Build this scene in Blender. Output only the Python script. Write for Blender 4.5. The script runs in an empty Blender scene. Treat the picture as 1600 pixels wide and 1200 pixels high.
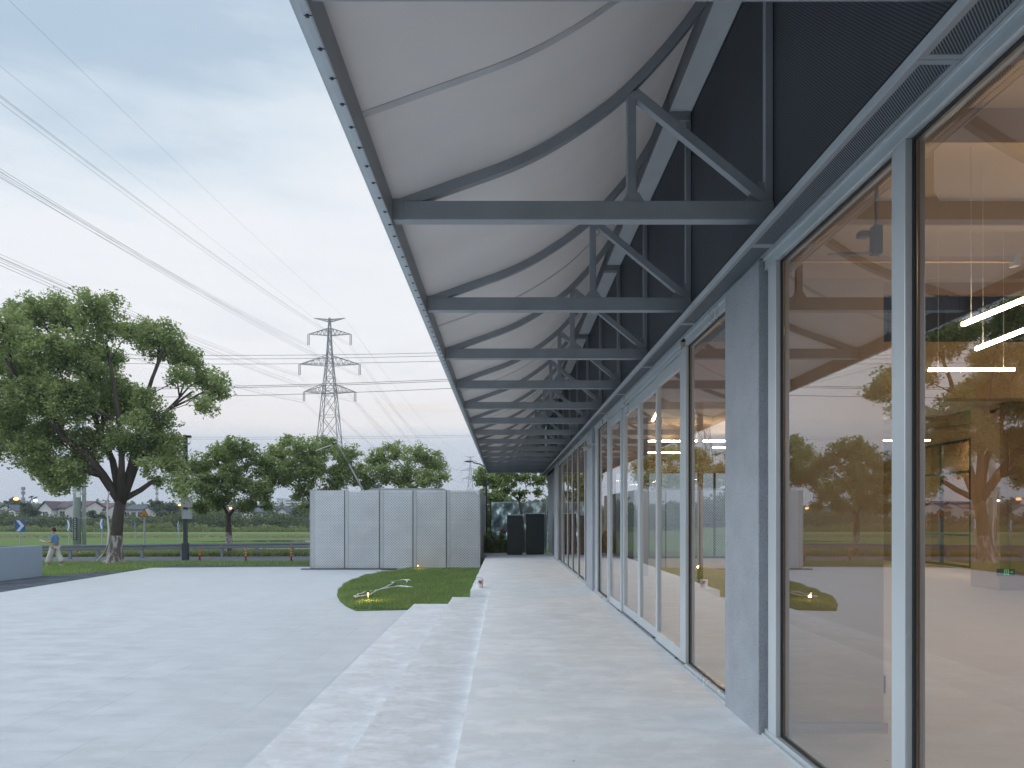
import bpy, math, random
import numpy as np
from mathutils import Vector, Matrix
R = math.radians
S = bpy.context.scene
COL = S.collection
F = 1067.0          # focal length in photograph pixels (24 mm lens)
CH = 1.8            # eye height above the terrace
G = -0.50           # level of the ground around the building
PZ = -0.48          # plaza level

# ------------------------------------------------------------------ camera
cam = bpy.data.cameras.new('camera'); co = bpy.data.objects.new('camera', cam); COL.objects.link(co)
co.location = (0, 0, CH); co.rotation_euler = (R(90), 0, 0)
cam.lens = 24.0; cam.sensor_width = 36.0; cam.sensor_fit = 'HORIZONTAL'
cam.shift_x = 0.0069; cam.shift_y = 0.1288; cam.clip_start = 0.05; cam.clip_end = 6000
S.camera = co
S.view_settings.view_transform = 'Standard'; S.view_settings.look = 'None'
S.view_settings.exposure = 0.0; S.view_settings.gamma = 1.0
S.cycles.max_bounces = 10; S.cycles.transparent_max_bounces = 24
S.cycles.use_denoising = True; S.cycles.denoiser = 'OPENIMAGEDENOISE'; S.cycles.denoising_prefilter = 'ACCURATE'; S.cycles.denoising_input_passes = 'RGB_ALBEDO_NORMAL'
S.cycles.caustics_reflective = False; S.cycles.caustics_refractive = False

# ------------------------------------------------------------------ node helper
class NT:
    def __init__(s, nt): s.nt = nt
    def n(s, typ, **kw):
        nd = s.nt.nodes.new(typ)
        for k, v in kw.items():
            if k.startswith('i_'):
                key = k[2:]; key = int(key) if key.isdigit() else key.replace('_', ' ')
                if isinstance(v, tuple) and len(v) == 3 and nd.inputs[key].type == 'RGBA': v = v + (1,)
                nd.inputs[key].default_value = v
            else: setattr(nd, k, v)
        return nd
    def l(s, a, b): s.nt.links.new(a, b)
    def math(s, op, a, b=None, c=None):
        nd = s.nt.nodes.new('ShaderNodeMath'); nd.operation = op
        for i, v in enumerate((a, b, c)):
            if v is None: continue
            if isinstance(v, (int, float)): nd.inputs[i].default_value = v
            else: s.l(v, nd.inputs[i])
        return nd.outputs[0]
    def ramp(s, fac, stops, interp='LINEAR'):
        nd = s.nt.nodes.new('ShaderNodeValToRGB'); cr = nd.color_ramp; cr.interpolation = interp
        while len(cr.elements) < len(stops): cr.elements.new(0.5)
        for e, (p, c) in zip(cr.elements, stops):
            e.position = p; e.color = (c, c, c, 1) if isinstance(c, (int, float)) else tuple(c) + (1,)
        s.l(fac, nd.inputs[0]); return nd.outputs[0]
    def mix(s, fac, a, b, blend='MIX'):
        nd = s.nt.nodes.new('ShaderNodeMix'); nd.data_type = 'RGBA'; nd.blend_type = blend
        for key, v in ((0, fac), (6, a), (7, b)):
            if isinstance(v, (int, float)): nd.inputs[key].default_value = v
            elif isinstance(v, tuple): nd.inputs[key].default_value = v + (1,) if len(v) == 3 else v
            else: s.l(v, nd.inputs[key])
        return nd.outputs[2]
    def noise(s, vec, scale, detail=4, rough=.55, **kw):
        nd = s.n('ShaderNodeTexNoise'); nd.inputs['Scale'].default_value = scale
        nd.inputs['Detail'].default_value = detail; nd.inputs['Roughness'].default_value = rough
        if vec is not None: s.l(vec, nd.inputs['Vector'])
        return nd.outputs[0]
    def mapping(s, vec, scale=(1, 1, 1), loc=(0, 0, 0), rot=(0, 0, 0)):
        nd = s.n('ShaderNodeMapping'); s.l(vec, nd.inputs[0])
        nd.inputs['Scale'].default_value = scale; nd.inputs['Location'].default_value = loc; nd.inputs['Rotation'].default_value = rot
        return nd.outputs[0]

# ------------------------------------------------------------------ world: dusk overcast sky
w = bpy.data.worlds.new('World'); S.world = w; w.use_nodes = True
t = NT(w.node_tree); w.node_tree.nodes.clear()
out = t.n('ShaderNodeOutputWorld'); bg = t.n('ShaderNodeBackground')
sky = t.n('ShaderNodeTexSky', sky_type='NISHITA', sun_disc=False, sun_elevation=R(34), sun_rotation=R(-98))
tc = t.n('ShaderNodeTexCoord'); sep = t.n('ShaderNodeSeparateXYZ'); t.l(tc.outputs['Generated'], sep.inputs[0])
mp = t.mapping(tc.outputs['Generated'], (1.0, 1.0, 2.6))
n1 = t.noise(mp, 1.7, 6, .55)
mp2 = t.mapping(tc.outputs['Generated'], (1.0, 1.0, 6.0), (3, 1, 0))
n2 = t.noise(mp2, 3.2, 5, .6)
warp = t.math('ADD', t.math('MULTIPLY', t.math('SUBTRACT', n1, .5), .36), t.math('MULTIPLY', t.math('SUBTRACT', n2, .5), .14))
lowk = t.math('MINIMUM', t.math('MULTIPLY', t.math('ABSOLUTE', sep.outputs[2]), 3.0), 1.0)
xl = t.math('MULTIPLY', sep.outputs[0], -.22)
z = t.math('ADD', sep.outputs[2], t.math('ADD', t.math('MULTIPLY', warp, t.math('ADD', t.math('MULTIPLY', lowk, .8), .2)), t.math('MULTIPLY', xl, lowk)))
cl = t.ramp(z, [(0.0, (.62, .68, .77)), (.07, (.66, .71, .80)), (.12, (.70, .75, .83)), (.165, (1.0, .955, .95)), (.26, (1.03, 1.02, 1.03)),
               (.45, (.97, .99, 1.02)), (.54, (.77, .86, .94)), (.62, (.52, .65, .78)), (.69, (.48, .61, .75)), (.80, (.75, .87, 1.0)), (1.0, (1.15, 1.25, 1.4))])
# wispy darker and warmer patches
n3 = t.noise(t.mapping(tc.outputs['Generated'], (1.2, 1.2, 7.0), (7, 2, 5)), 4.0, 6, .6)
patch = t.ramp(n3, [(.50, 0.0), (.66, 1.0)])
lowband = t.ramp(sep.outputs[2], [(.10, 0.0), (.16, 1.0), (.30, .5), (.45, 0.0)])
pf = t.math('MULTIPLY', t.math('MULTIPLY', patch, lowband), .25)
cl = t.mix(pf, cl, (.74, .76, .83))
warm = t.ramp(t.noise(t.mapping(tc.outputs['Generated'], (1, 1, 9), (1, 9, 3)), 5.0, 4), [(.48, 0.0), (.62, 1.0)])
wb = t.ramp(sep.outputs[2], [(.13, 0.0), (.165, 1.0), (.20, 0.0)])
cl = t.mix(t.math('MULTIPLY', t.math('MULTIPLY', warm, wb), .7), cl, (.98, .86, .80))
skyc = t.n('ShaderNodeVectorMath', operation='SCALE'); t.l(sky.outputs[0], skyc.inputs[0]); skyc.inputs['Scale'].default_value = .10
col = t.mix(.92, skyc.outputs[0], cl)
# the sky is brighter to the far left, outside the picture
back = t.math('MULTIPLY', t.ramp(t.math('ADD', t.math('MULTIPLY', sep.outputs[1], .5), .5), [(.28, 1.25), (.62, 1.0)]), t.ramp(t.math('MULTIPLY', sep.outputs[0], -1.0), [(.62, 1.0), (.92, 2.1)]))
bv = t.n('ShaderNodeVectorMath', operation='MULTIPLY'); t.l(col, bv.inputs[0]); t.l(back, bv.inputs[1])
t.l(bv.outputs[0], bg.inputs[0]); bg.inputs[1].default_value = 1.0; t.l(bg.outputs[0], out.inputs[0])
w.cycles.sampling_method = 'MANUAL'; w.cycles.sample_map_resolution = 1024

sd = bpy.data.lights.new('sun', 'SUN'); so = bpy.data.objects.new('sun', sd); COL.objects.link(so)
sd.energy = .7; sd.angle = R(40); sd.color = (.94, .97, 1.0)
el, az = R(34), R(-98)     # to the left, behind cloud
dirv = Vector((math.sin(az) * math.cos(el), math.cos(az) * math.cos(el), math.sin(el)))
so.rotation_euler = dirv.to_track_quat('Z', 'Y').to_euler()

# ------------------------------------------------------------------ materials
MATS = {}
def new_mat(name):
    m = bpy.data.materials.new(name); m.use_nodes = True; m.node_tree.nodes.clear(); MATS[name] = m
    t = NT(m.node_tree); o = t.n('ShaderNodeOutputMaterial'); return m, t, o
def pbr(name, col, rough=.6, metal=0.0, var=.12, vscale=3.0, bump=0.0, bscale=40.0, stretch=(1, 1, 1), spec=.5, fine=0.0, rvar=0.0):
    m, t, o = new_mat(name); b = t.n('ShaderNodeBsdfPrincipled'); t.l(b.outputs[0], o.inputs[0])
    b.inputs['Roughness'].default_value = rough; b.inputs['Metallic'].default_value = metal
    b.inputs['Specular IOR Level'].default_value = spec
    tc = t.n('ShaderNodeTexCoord'); vec = t.mapping(tc.outputs['Object'], stretch)
    n = t.noise(vec, vscale, 5, .6)
    lo = tuple(c * (1 - var) for c in col); hi = tuple(min(1, c * (1 + var)) for c in col)
    c = t.ramp(n, [(.3, lo), (.7, hi)])
    if fine:
        nf = t.noise(vec, bscale * 1.5, 3, .7)
        c = t.mix(fine, c, t.ramp(nf, [(.35, tuple(x * .6 for x in col)), (.65, tuple(min(1, x * 1.3) for x in col))]))
    t.l(c, b.inputs['Base Color'])
    if rvar: t.l(t.ramp(n, [(.3, rough - rvar), (.7, rough + rvar)]), b.inputs['Roughness'])
    if bump:
        bp = t.n('ShaderNodeBump'); bp.inputs['Strength'].default_value = bump; bp.inputs['Distance'].default_value = .02
        t.l(t.noise(vec, bscale, 4, .6), bp.inputs['Height']); t.l(bp.outputs[0], b.inputs['Normal'])
    return m
def emit(name, col, s):
    m, t, o = new_mat(name); e = t.n('ShaderNodeEmission'); e.inputs[0].default_value = tuple(col) + (1,); e.inputs[1].default_value = s
    t.l(e.outputs[0], o.inputs[0]); return m
def perf(name, col, pitch, r, ax, rough=.5, metal=0.0):
    """sheet metal with real see-through round holes on a staggered grid"""
    m, t, o = new_mat(name); b = t.n('ShaderNodeBsdfPrincipled'); b.inputs['Roughness'].default_value = rough; b.inputs['Metallic'].default_value = metal
    tc = t.n('ShaderNodeTexCoord'); sp = t.n('ShaderNodeSeparateXYZ'); t.l(tc.outputs['Object'], sp.inputs[0])
    n = t.noise(tc.outputs['Object'], .9, 4, .6)
    t.l(t.ramp(n, [(.3, tuple(c * .88 for c in col)), (.7, tuple(c * 1.1 for c in col))]), b.inputs['Base Color'])
    def lat(off):
        q = []
        for a in ax:
            f = t.math('FRACT', t.math('ADD', t.math('DIVIDE', sp.outputs[a], pitch), 100.0 + off)); d = t.math('SUBTRACT', f, .5); q.append(t.math('MULTIPLY', d, d))
        return t.math('ADD', q[0], q[1])
    d = t.math('MINIMUM', lat(0.0), lat(0.5))
    hole = t.math('LESS_THAN', d, (r / pitch) ** 2)
    tr = t.n('ShaderNodeBsdfTransparent'); mx = t.n('ShaderNodeMixShader')
    t.l(hole, mx.inputs[0]); t.l(b.outputs[0], mx.inputs[1]); t.l(tr.outputs[0], mx.inputs[2]); t.l(mx.outputs[0], o.inputs[0])
    return m

def concrete(name, col, bump, tiles=False, wav=0.0):
    m, t, o = new_mat(name); b = t.n('ShaderNodeBsdfPrincipled'); t.l(b.outputs[0], o.inputs[0])
    b.inputs['Specular IOR Level'].default_value = .35
    tc = t.n('ShaderNodeTexCoord'); v = tc.outputs['Object']
    big = t.noise(v, .35, 5, .6)
    mid = t.noise(t.mapping(v, (1.0, 2.2, 1)), 1.6, 6, .65)
    fin = t.noise(v, 35, 4, .7)
    c = t.ramp(big, [(.3, tuple(x * .93 for x in col)), (.7, tuple(x * 1.04 for x in col))])
    c = t.mix(.6, c, t.ramp(mid, [(.30, tuple(x * .80 for x in col)), (.62, tuple(x * 1.09 for x in col))]))
    # thin dark stains
    st = t.noise(t.mapping(v, (.8, 3.0, 1), (4, 4, 4)), 3.0, 8, .7)
    c = t.mix(t.ramp(st, [(.57, 0.0), (.74, .5)]), c, tuple(x * .70 for x in col))
    wr = t.noise(t.mapping(v, (.6, 1.6, 1), (14, 2, 4)), 5.0, 8, .75)
    c = t.mix(t.ramp(wr, [(.58, 0.0), (.72, .5)]), c, tuple(min(.95, x * 1.12) for x in col))
    c = t.mix(.10, c, t.ramp(fin, [(.35, tuple(x * .6 for x in col)), (.65, tuple(min(1, x * 1.2) for x in col))]))
    # little dark crumbs
    vo = t.n('ShaderNodeTexVoronoi', feature='F1'); vo.inputs['Scale'].default_value = 2.2; t.l(v, vo.inputs['Vector'])
    c = t.mix(t.ramp(vo.outputs['Distance'], [(0.0, .8), (.022, .8), (.03, 0.0)]), c, (.08, .09, .10))
    h = t.math('ADD', t.math('MULTIPLY', fin, .12), t.math('MULTIPLY', mid, .6))
    if wav:
        bl = t.noise(t.mapping(v, (1.0, 1.3, 1), (3, 8, 1)), 1.7, 7, .62)
        c = t.mix(t.ramp(bl, [(.50, 0.0), (.53, .42), (.60, .30), (.70, 0.0)]), c, tuple(x * .84 for x in col))
        bl2 = t.noise(t.mapping(v, (1.0, 1.4, 1), (9, 3, 1)), 2.6, 7, .6)
        c = t.mix(t.ramp(bl2, [(.55, 0.0), (.60, .5)]), c, tuple(min(.92, x * 1.14) for x in col))
    if wav: h = t.math('ADD', h, t.math('MULTIPLY', t.noise(t.mapping(v, (1.0, 1.5, 1)), 1.5, 3, .5), wav))
    if tiles:
        br = t.n('ShaderNodeTexBrick'); t.l(t.mapping(v, (1, 1, 1), (0, 0, 0), (0, 0, R(90))), br.inputs['Vector'])
        br.inputs['Scale'].default_value = 1.0; br.inputs['Brick Width'].default_value = 1.2; br.inputs['Row Height'].default_value = .6
        br.inputs['Mortar Size'].default_value = .005; br.inputs['Mortar Smooth'].default_value = .3; br.inputs['Bias'].default_value = 0
        br.inputs['Color1'].default_value = (1, 1, 1, 1); br.inputs['Color2'].default_value = (.945, .95, .955, 1); br.inputs['Mortar'].default_value = (.8, .8, .8, 1)
        fade = t.ramp(t.noise(v, .8, 4, .6), [(.46, .05), (.66, .75)])
        c = t.mix(.45, c, br.outputs['Color'], 'MULTIPLY')
        c = t.mix(t.math('MULTIPLY', br.outputs['Fac'], fade), c, tuple(x * .5 for x in col))
        h = t.math('SUBTRACT', h, t.math('MULTIPLY', br.outputs['Fac'], .3))
    t.l(c, b.inputs['Base Color']); t.l(t.ramp(mid, [(.3, .45), (.7, .75)]), b.inputs['Roughness'])
    bp = t.n('ShaderNodeBump'); bp.inputs['Strength'].default_value = bump; bp.inputs['Distance'].default_value = .02
    t.l(h, bp.inputs['Height']); t.l(bp.outputs[0], b.inputs['Normal'])
    return m
def ground_mix(name, cols, scale, bump=.5, rough=.95):
    m, t, o = new_mat(name); b = t.n('ShaderNodeBsdfPrincipled'); t.l(b.outputs[0], o.inputs[0]); b.inputs['Roughness'].default_value = rough
    b.inputs['Specular IOR Level'].default_value = .15
    tc = t.n('ShaderNodeTexCoord'); v = tc.outputs['Object']
    n = t.noise(v, scale, 8, .7); n2 = t.noise(t.mapping(v, (.35, 1.2, 1)), scale * .12, 5, .6)
    c = t.ramp(n, [(.25, cols[0]), (.5, cols[1]), (.75, cols[2])])
    c = t.mix(.55, c, t.ramp(n2, [(.3, cols[0]), (.5, cols[1]), (.68, cols[2])]))
    t.l(c, b.inputs['Base Color']); bp = t.n('ShaderNodeBump'); bp.inputs['Strength'].default_value = bump; bp.inputs['Distance'].default_value = .05
    t.l(n, bp.inputs['Height']); t.l(bp.outputs[0], b.inputs['Normal']); return m
def leafmat(name, cols, trans=.3):
    m, t, o = new_mat(name); g = t.n('ShaderNodeNewGeometry')
    tc = t.n('ShaderNodeTexCoord'); n = t.noise(tc.outputs['Object'], .7, 3, .6)
    f = t.math('ADD', t.math('MULTIPLY', g.outputs['Random Per Island'], .6), t.math('MULTIPLY', n, .5))
    c = t.ramp(f, [(.2, cols[0]), (.5, cols[1]), (.85, cols[2])])
    b = t.n('ShaderNodeBsdfPrincipled'); b.inputs['Roughness'].default_value = .45; b.inputs['Specular IOR Level'].default_value = .35
    t.l(c, b.inputs['Base Color'])
    tr = t.n('ShaderNodeBsdfTranslucent'); t.l(t.mix(.6, c, (.34, .44, .13)), tr.inputs[0])
    mx = t.n('ShaderNodeMixShader'); mx.inputs[0].default_value = trans
    t.l(b.outputs[0], mx.inputs[1]); t.l(tr.outputs[0], mx.inputs[2]); t.l(mx.outputs[0], o.inputs[0]); return m
def glassmat(name, tint, r0=.085):
    m, t, o = new_mat(name); g = t.n('ShaderNodeNewGeometry')
    dp = t.n('ShaderNodeVectorMath', operation='DOT_PRODUCT'); t.l(g.outputs['Normal'], dp.inputs[0]); t.l(g.outputs['Incoming'], dp.inputs[1])
    c = t.math('ABSOLUTE', dp.outputs['Value']); p = t.math('POWER', t.math('SUBTRACT', 1.0, c), 5.0)
    # two surfaces of a real pane: 2R/(1+R)
    r1 = t.math('ADD', t.math('MULTIPLY', p, 1 - r0 * .55), r0 * .55)
    rr = t.math('DIVIDE', t.math('MULTIPLY', r1, 2.0), t.math('ADD', r1, 1.0))
    tr = t.n('ShaderNodeBsdfTransparent'); tr.inputs[0].default_value = tint + (1,)
    gl = t.n('ShaderNodeBsdfGlossy'); gl.inputs['Roughness'].default_value = 0.0; gl.inputs[0].default_value = (.97, .98, 1, 1)
    # float glass is never perfectly flat
    tc = t.n('ShaderNodeTexCoord'); bp = t.n('ShaderNodeBump'); bp.inputs['Strength'].default_value = 0
    mx = t.n('ShaderNodeMixShader'); t.l(rr, mx.inputs[0]); t.l(tr.outputs[0], mx.inputs[1]); t.l(gl.outputs[0], mx.inputs[2]); t.l(mx.outputs[0], o.inputs[0]); return m

M = dict(
    steel=pbr('painted_steel', (.31, .34, .375), .46, .0, .13, 1.6, .10, 45, spec=.5, fine=.10, rvar=.10),
    galv=pbr('galvanised_steel', (.46, .52, .57), .42, .2, .10, 2.0, .04, 50, rvar=.08, fine=.06),
    alu=pbr('brushed_aluminium', (.56, .62, .66), .32, .35, .07, 1.2, .03, 90, (1, 1, .05), rvar=.08),
    alu_in=pbr('bronze_inner_frame', (.46, .38, .31), .35, .4, .07, 1.2),
    gasket=pbr('black_gasket', (.02, .022, .025), .6),
    dark=pbr('dark_wall_backing', (.035, .042, .052), .8, var=.2),
    plaza=concrete('plaza_paving', (.565, .59, .615), .18, tiles=True),
    step=concrete('step_concrete', (.70, .72, .745), .8, wav=4.0),
    terrace=concrete('terrace_concrete', (.82, .86, .89), .25, wav=.5),
    stucco=pbr('grey_render', (.35, .385, .425), .9, 0, .16, 2.6, .8, 50, fine=.35),
    kerbwall=pbr('smooth_grey_wall', (.29, .365, .45), .75, 0, .07, 1.0, .1, 30, fine=.06),
    gravel=ground_mix('dark_gravel', ((.04, .05, .065), (.10, .12, .15), (.26, .30, .34)), 26, 1.0),
    asphalt=pbr('asphalt', (.15, .165, .19), .85, 0, .14, .6, .3, 60, fine=.2),
    grass_soil=ground_mix('grass_soil', ((.07, .12, .04), (.12, .19, .06), (.20, .24, .10)), 9, .8),
    field=ground_mix('field_grass', ((.085, .14, .04), (.115, .19, .05), (.15, .225, .07)), 3.0, .6),
    field2=ground_mix('pale_field_grass', ((.11, .18, .055), (.14, .22, .065), (.18, .23, .10)), 1.5, .6),
    dirt=ground_mix('dry_bank', ((.10, .11, .06), (.17, .17, .11), (.24, .23, .17)), 3.0, .6),
    far=ground_mix('far_land', ((.05, .08, .04), (.07, .10, .05), (.09, .12, .06)), .3, .3),
    blade=leafmat('grass_blades', ((.12, .22, .08), (.20, .32, .11), (.34, .42, .18)), .35),
    weed=leafmat('roadside_weeds', ((.14, .19, .08), (.22, .27, .11), (.40, .42, .26)), .35),
    leaf=leafmat('camphor_leaves', ((.15, .21, .09), (.27, .35, .15), (.45, .50, .24)), .5),
    leaf2=leafmat('darker_leaves', ((.13, .19, .085), (.23, .31, .13), (.38, .45, .20)), .5),
    leafr=leafmat('hedge_leaves', ((.035, .06, .038), (.055, .09, .05), (.09, .125, .06)), .25),
    reed=leafmat('reeds', ((.13, .17, .075), (.18, .22, .10), (.26, .28, .14)), .3),
    bark=pbr('dark_bark', (.075, .062, .055), .9, 0, .35, 4, .9, 14, (1, 1, .25)),
    white=pbr('white_paint', (.72, .74, .76), .5, 0, .05),
    offwhite=pbr('off_white_paint', (.60, .62, .63), .6, 0, .08),
    beige=pbr('beige_interior_paint', (.40, .285, .18), .7, 0, .06, .7, .08, 20),
    ceil=pbr('beige_ceiling_paint', (.36, .295, .225), .75, 0, .05, .5),
    panel_in=pbr('beige_door_leaf', (.52, .38, .24), .6, 0, .04, .5),
    floor_in=concrete('interior_floor', (.56, .53, .505), .12),
    black=pbr('black_paint', (.018, .022, .028), .45, 0, .1),
    navy=pbr('dark_blue_grey_paint', (.03, .045, .06), .4, 0, .12, 3),
    green_box=pbr('dark_green_cabinet_paint', (.012, .024, .028), .42, 0, .12, 2, .03, 20),
    box_grey=pbr('grey_box_paint', (.42, .45, .48), .5, 0, .06),
    rubber=pbr('hose_white', (.66, .68, .68), .5, 0, .1),
    red=pbr('red_plastic', (.50, .03, .03), .4, 0, .15),
    yellow=pbr('yellow_band', (.62, .38, .04), .4, 0, .1),
    orange=pbr('orange_sign_face', (.66, .27, .02), .45, 0, .06),
    blue=pbr('blue_sign_face', (.01, .10, .34), .4, 0, .06),
    signwhite=pbr('sign_white', (.60, .65, .68), .4, 0, .05),
    roof_brown=pbr('brown_roof_tiles', (.11, .085, .095), .85, 0, .15, 1, .4, 8),
    roof_plum=pbr('plum_roof_tiles', (.15, .085, .10), .85, 0, .15, 1, .4, 8),
    roof_slate=pbr('slate_roof_tiles', (.08, .10, .13), .85, 0, .15, 1, .4, 8),
    house=pbr('white_house_render', (.70, .72, .73), .8, 0, .06, .5),
    window=pbr('dark_house_window', (.05, .06, .07), .15, 0, .1),
    apart=pbr('pale_far_block', (.62, .64, .67), .8, 0, .05),
    lattice=pbr('lattice_steel', (.27, .28, .31), .6, .1, .1),
    wire=pbr('wire', (.10, .105, .12), .5, .2, .05),
    pole=pbr('pale_steel_pole', (.42, .47, .52), .6, .0, .08, 2),
    skin=pbr('skin', (.45, .26, .19), .6), hair=pbr('hair', (.02, .016, .014), .6),
    shirt=pbr('light_blue_shirt', (.12, .29, .56), .85), trousers=pbr('pale_grey_trousers', (.50, .51, .50), .85),
    shedrim=pbr('shed_panel_rim', (.40, .435, .465), .45, .1, .05),
    railsteel=pbr('weathered_rail_steel', (.22, .26, .30), .5, .2, .08, 2),
    glass=glassmat('window_glass', (.90, .885, .85), .31),
    farglass=glassmat('clear_glass', (.88, .92, .92), .06),
    tube=emit('warm_tube_light', (1.0, .74, .46), 95.0),
    sodium=emit('sodium_lamp', (1.0, .40, .10), 6.0),
    coolamp=emit('cool_lamp', (.85, 1.0, .95), 8.0),
    gardenlamp=emit('garden_lamp_glow', (1.0, .62, .25), 3.5),
    exitgreen=emit('exit_sign_green', (.25, .85, .35), .55),
    shedx=perf('perforated_sheet_front', (.58, .63, .67), .115, .024, (0, 2), .45, .15),
    shedy=perf('perforated_sheet_side', (.56, .60, .63), .115, .024, (1, 2), .45, .15),
    meshwall=perf('perforated_wall_sheet', (.12, .14, .165), .024, .0066, (1, 2), .5, .1),
    meshsof=perf('perforated_soffit_sheet', (.28, .33, .38), .017, .0058, (0, 1), .5, .1),
)
def mk_membrane():
    m, t, o = new_mat('canopy_membrane'); b = t.n('ShaderNodeBsdfPrincipled'); b.inputs['Roughness'].default_value = .6
    tc = t.n('ShaderNodeTexCoord'); c = t.ramp(t.noise(t.mapping(tc.outputs['Object'], (.6, 1.6, 1)), 1.1, 6, .6), [(.3, (.70, .685, .685)), (.7, (.79, .775, .77))])
    t.l(c, b.inputs['Base Color']); bp = t.n('ShaderNodeBump'); bp.inputs['Strength'].default_value = .35; bp.inputs['Distance'].default_value = .03
    t.l(t.noise(t.mapping(tc.outputs['Object'], (.5, 2.5, 1)), 1.2, 2, .5), bp.inputs['Height']); t.l(bp.outputs[0], b.inputs['Normal']); tr = t.n('ShaderNodeBsdfTranslucent'); tr.inputs[0].default_value = (.70, .68, .67, 1)
    mx = t.n('ShaderNodeMixShader'); mx.inputs[0].default_value = .30; t.l(b.outputs[0], mx.inputs[1]); t.l(tr.outputs[0], mx.inputs[2]); t.l(mx.outputs[0], o.inputs[0]); return m
M['membrane'] = mk_membrane()
M['seam'] = pbr('membrane_seam', (.52, .53, .555), .6)
def mk_water():
    m, t, o = new_mat('pond_water'); b = t.n('ShaderNodeBsdfPrincipled'); b.inputs['Base Color'].default_value = (.03, .04, .04, 1)
    b.inputs['Roughness'].default_value = .04; b.inputs['Specular IOR Level'].default_value = .8; t.l(b.outputs[0], o.inputs[0]); return m
M['water'] = mk_water()
M['gutter'] = pbr('pale_gutter_paint', (.74, .79, .83), .5, 0, .05)
def mk_white_trunk():
    m, t, o = new_mat('whitewashed_bark'); b = t.n('ShaderNodeBsdfPrincipled'); b.inputs['Roughness'].default_value = .9; t.l(b.outputs[0], o.inputs[0])
    tc = t.n('ShaderNodeTexCoord'); v = tc.outputs['Object']; n = t.noise(t.mapping(v, (1, 1, .35)), 5, 6, .7); sp = t.n('ShaderNodeSeparateXYZ'); t.l(v, sp.inputs[0])
    f = t.ramp(t.math('ADD', n, t.math('MULTIPLY', sp.outputs[2], .02)), [(.44, 0.0), (.56, 1.0)])
    t.l(t.mix(f, (.48, .47, .48), (.13, .11, .105)), b.inputs['Base Color'])
    bp = t.n('ShaderNodeBump'); bp.inputs['Strength'].default_value = .8; t.l(n, bp.inputs['Height']); t.l(bp.outputs[0], b.inputs['Normal']); return m
M['wash'] = mk_white_trunk()
def mk_tarp():
    m, t, o = new_mat('printed_tarpaulin'); b = t.n('ShaderNodeBsdfPrincipled'); b.inputs['Roughness'].default_value = .28; b.inputs['Metallic'].default_value = .55; t.l(b.outputs[0], o.inputs[0])
    tc = t.n('ShaderNodeTexCoord'); v = tc.outputs['Object']
    c = t.ramp(t.noise(v, 1.3, 5, .6), [(.35, (.22, .31, .33)), (.6, (.42, .52, .54))])
    for (x, z, r, cc) in ((-.98, -1.05, .11, (.55, .10, .04)), (-.80, -1.18, .10, (.02, .12, .32)), (-.68, -1.06, .07, (.50, .12, .05)), (-1.45, -1.02, .05, (.6, .65, .65)), (-1.45, -1.42, .05, (.6, .65, .65)), (-1.18, -1.1, .06, (.12, .25, .42))):
        d = t.n('ShaderNodeVectorMath', operation='DISTANCE'); mp = t.mapping(v, (1, 0, 1)); t.l(mp, d.inputs[0]); d.inputs[1].default_value = (x, 0, z)
        c = t.mix(t.math('LESS_THAN', d.outputs['Value'], r), c, cc)
    t.l(c, b.inputs['Base Color']); return m
M['tarp'] = mk_tarp()

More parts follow.
